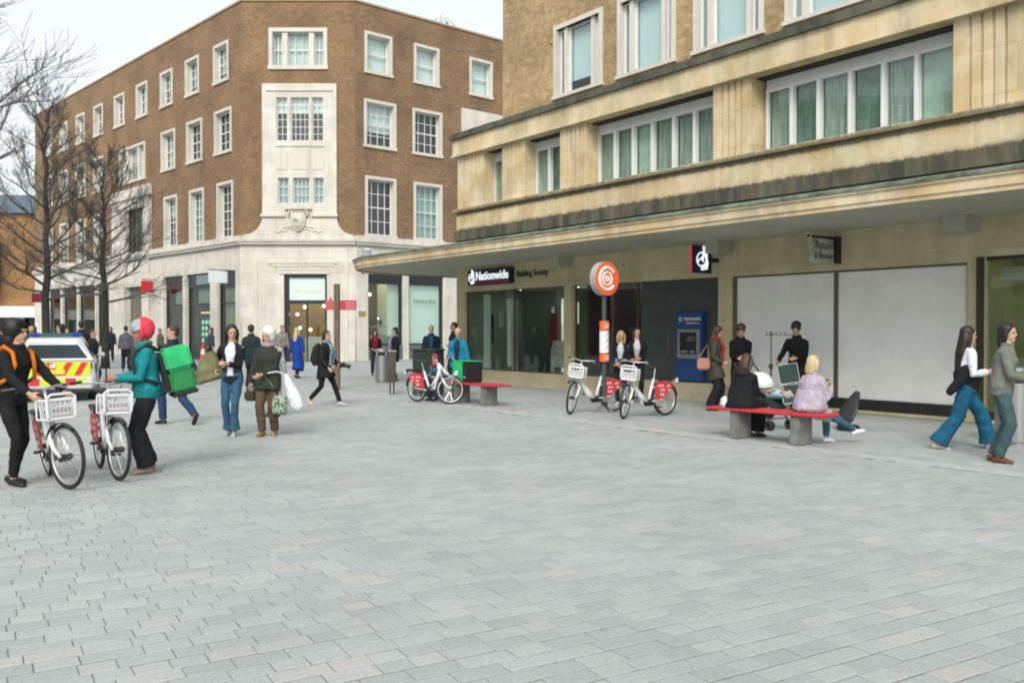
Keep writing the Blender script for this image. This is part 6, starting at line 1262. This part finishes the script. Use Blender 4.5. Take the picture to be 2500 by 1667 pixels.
# ================================================================ POLICE CAR
def police_car():
    fwd = Vector((-.40, .917)); C = empty('police_car', (-10.2, 20.0, 0), atan2(fwd.y, fwd.x), 'marked police estate car seen from behind with red and yellow chevrons', 'car')
    C.scale = (.96, .95, .97)
    YEL = mat('fluo_yellow', (.62, .72, .02), .45); RD = mat('reflective_red', (.68, .03, .03), .4); CW = mat('car_white', (.66, .67, .68), .25); GL = mat('car_glass', (.02, .03, .035), .08)
    secs = [(0, .30, .86, .88), (.05, .30, .92, .93), (.10, .28, 1.0, .95)]
    def sec(x, zb, zt, w, tuck=.0): 
        return [Vector((x, y*w, z)) for y, z in ((-.80, zb), (-1, zb+.08), (-1.0, (zb+zt)/2), (-.965, zt-.06), (-.88, zt), (.88, zt), (.965, zt-.06), (1.0, (zb+zt)/2), (1, zb+.08), (.80, zb))]
    m = MB(); m.rings([sec(.0, .36, .80, .82), sec(.06, .30, .90, .90), (sec(.25, .24, .97, .92)), sec(1.0, .22, .98, .925), sec(2.6, .22, .97, .925), sec(3.5, .24, .93, .90), sec(4.2, .26, .82, .84), sec(4.45, .32, .66, .72)]); body = m.build('body', CW, C)
    bm = bmesh.new(); bm.from_mesh(body.data); bmesh.ops.bevel(bm, geom=[e for e in bm.edges if e.calc_face_angle(0) > .4], offset=.02, segments=2, affect='EDGES'); bm.to_mesh(body.data); bm.free()
    def cs(x, z0, w0, z1, w1): return [Vector((x, y, z)) for y, z in ((-w0, z0), (-w1, z1), (w1, z1), (w0, z0))]
    # cabin
    def csec(xb, xt, zt, wt, wb=.87): return [Vector((xb, -wb, .95)), Vector((xt, -wt, zt-.04)), Vector((xt, -wt+.07, zt)), Vector((xt, wt-.07, zt)), Vector((xt, wt, zt-.04)), Vector((xb, wb, .95))]
    m = MB(); m.rings([csec(.12, .50, 1.36, .58), csec(.6, .80, 1.46, .60), csec(1.6, 1.6, 1.50, .62), csec(2.6, 2.3, 1.46, .60), csec(3.35, 2.75, 1.38, .55)]); cab = m.build('cabin', CW, C)
    m = MB(); m.add([(.165, -.74, 1.0), (.165, .74, 1.0), (.43, .52, 1.31), (.43, -.52, 1.31), (.185, -.72, 1.0), (.185, .72, 1.0), (.45, .50, 1.31), (.45, -.50, 1.31)], [(0, 1, 2, 3), (7, 6, 5, 4), (0, 4, 5, 1), (1, 5, 6, 2), (2, 6, 7, 3), (3, 7, 4, 0)]); m.build('rear_window', GL, C)
    for s in (-1, 1):
        m = MB(); m.add([(.62, s*.862, 1.0), (3.0, s*.862, 1.0), (2.5, s*.66, 1.36), (.85, s*.665, 1.36)], [(0, 1, 2, 3)]); m.build('side_window', GL, C)
        m = MB(); m.cbox(2.75, 2.9, min(s*.9, s*1.08), max(s*.9, s*1.08), .96, 1.08, .03); m.build('wing_mirror', CW, C)
        m = MB(); m.cbox(-.012, .10, min(s*.50, s*.84), max(s*.50, s*.84), .76, .90, .02); m.build('tail_light', mat('tail_red', (.5, .01, .012), .2), C)
        for x in (.85, 3.55):
            m = MB(); m.tube([(x, s*.72, .31), (x, s*.93, .31)], .315, 28); w = m.build('wheel', RUBBER, C); m = MB(); m.tube([(x, s*.925, .31), (x, s*.936, .31)], .2, 20); m.build('rim', CHROME, w)
        # side battenburg
        for k in range(6): m = MB(); m.box(.25+k*.55, .8+k*.55, min(s*.926, s*.932), max(s*.926, s*.932), .62, .86); m.build('side_block', YEL if k % 2 else mat('police_blue', (.01, .05, .35), .4), C)
    # rear panels with chevrons
    def pan(z0, z1, y0, y1, x): return [(x, y0, z0), (x, y1, z0), (x, y1, z1), (x, y0, z1)]
    m = MB(); m.box(-.014, .05, -.80, .80, .60, .92); hat_ = m.build('tailgate_panel', YEL, C)
    for k, yc in enumerate((-.62, -.30, .02, .34, .66)):
        m = MB(); d = .10*(1 if yc > 0 else -1); m.add([(-.017, yc-.07-d, .61), (-.017, yc+.07-d, .61), (-.017, yc+.07+d*.6, .91), (-.017, yc-.07+d*.6, .91), (-.0145, yc-.07-d, .61), (-.0145, yc+.07-d, .61), (-.0145, yc+.07+d*.6, .91), (-.0145, yc-.07+d*.6, .91)], [(0, 1, 2, 3), (7, 6, 5, 4), (0, 4, 5, 1), (2, 6, 7, 3)]); m.build('chevron', RD, C)
    m = MB(); m.cbox(-.06, .12, -.86, .86, .30, .58, .03); bmp = m.build('bumper', CW, C)
    for yc, mm_ in ((-.62, YEL), (-.38, RD), (-.14, YEL), (.14, YEL), (.38, RD), (.62, YEL)): m = MB(); m.box(-.066, -.0605, yc-.11, yc+.11, .38, .55); m.build('bumper_marking', mm_, bmp)
    m = MB(); m.cbox(-.03, -.018, -.26, .26, .64, .75, .004); np_ = m.build('number_plate', mat('plate_yellow', (.75, .62, .05), .4), C)
    m = MB(); m.cbox(-.04, .10, -.8, .8, .20, .30, .02); m.build('rear_valance', BLACK, C)
    m = MB(); m.cbox(1.1, 1.4, -.56, .56, 1.50, 1.58, .03); m.build('light_bar', mat('lightbar_teal', (.03, .14, .16), .2), C)
    for s in (-1, 1): m = MB(); m.cbox(1.09, 1.41, min(s*.34, s*.57), max(s*.34, s*.57), 1.495, 1.59, .03); m.build('blue_lamp', mat('bluelamp', (.01, .06, .4), .2), C)
    m = MB(); m.cbox(-.024, .0, -.07, .07, .78, .88, .01); m.build('badge', WHITE, C)
    return C
police_car()

# ================================================================ BARE TREES
BARK = mat('dark_bark', (.04, .037, .03), .9, var=.45, vscale=7, bump=.02, bscale=18, aniso=(3, 3, .6)); TWIG = mat('twig_bark', (.085, .08, .07), .9)
def tree(label, x, y, H, r0, first=2.2, seed=1, spread=1., nb=30, flat=.25, bias=None, group='bare winter trees'):
    rd = random.Random(seed); T_ = empty('tree', (x, y, 0), 0, label, 'tree', group); tr_ = MB(); cn = MB()
    pts = []; p = Vector((0, 0, 0))
    n = 14
    for i in range(n+1): pts.append(Vector((rd.uniform(-.05, .05)*i*.25, rd.uniform(-.05, .05)*i*.25, H*i/n)))
    rad = [r0*(1.25 if i == 0 else 1)*(1-.93*i/n)**.8+.008 for i in range(n+1)]; tr_.tube(pts, rad, 9)
    def grow(p, d, L_, r, lev):
        segs = 5 if lev < 2 else 3; q = p.copy(); ps = [q.copy()]; dd = d.normalized()
        for i in range(segs):
            dd = (dd+Vector((rd.uniform(-.22, .22), rd.uniform(-.22, .22), rd.uniform(-.14, .2)))).normalized(); q = q+dd*L_/segs; ps.append(q.copy())
        (cn).tube(ps, [max(.0038, r*(1-.75*i/segs)) for i in range(segs+1)], 5 if lev < 2 else 3, False)
        if lev >= 3: return
        k = {0: 7, 1: 6, 2: 5}[lev]
        for j in range(k):
            t = rd.uniform(.25, 1); i = min(int(t*segs), segs-1); b = ps[i].lerp(ps[i+1], t*segs-i); a = rd.choice((-1, 1))*rd.uniform(.5, 1.0)
            nd = Matrix.Rotation(a, 3, 'Z') @ dd; nd.z += rd.uniform(-.25, .35); grow(b, nd, L_*rd.uniform(.35, .6), r*.5*(1-.4*t), lev+1)
    for i in range(nb):
        t = first/H+(1-first/H)*((i+.5)/nb)**.9; z_ = t*H; a = i*2.399+rd.uniform(-.3, .3); up = flat+.9*t*t
        if bias is not None: a = bias+rd.uniform(-1.1, 1.1)
        L_ = spread*(H*.36)*(1-t*.72)*rd.uniform(.75, 1.15)
        grow(Vector((0, 0, z_)), Vector((cos(a), sin(a), up)), L_, r0*.42*(1-t*.8)+.01, 0)
    tr_.build('trunk', BARK, T_, smooth=True); cn.build('branches', TWIG, T_, fix=False)
    return T_
tree('tall bare tree with dark trunk nearest the left edge behind the police car', -18.6, 36, 10.4, .17, first=2.6, seed=3, spread=1.1, nb=34)
tree('second bare tree with slim dark trunk before the stone entrance bay', -17.15, 38, 8.7, .15, first=2.6, seed=8, spread=1.1, nb=30)
tree('bare tree whose branches reach in from beyond the left edge', -12.6, 17.5, 9.5, .16, first=3.4, seed=21, spread=1.5, nb=15, bias=0.)
tree('small bare tree far down the street beyond the corner building', -31.5, 66, 10, .16, seed=5, nb=18)
finish_blobs()
finish_fonts()
print('tris', sum(len(p.vertices)-2 for o in bpy.data.objects if o.type == 'MESH' for p in o.data.polygons))
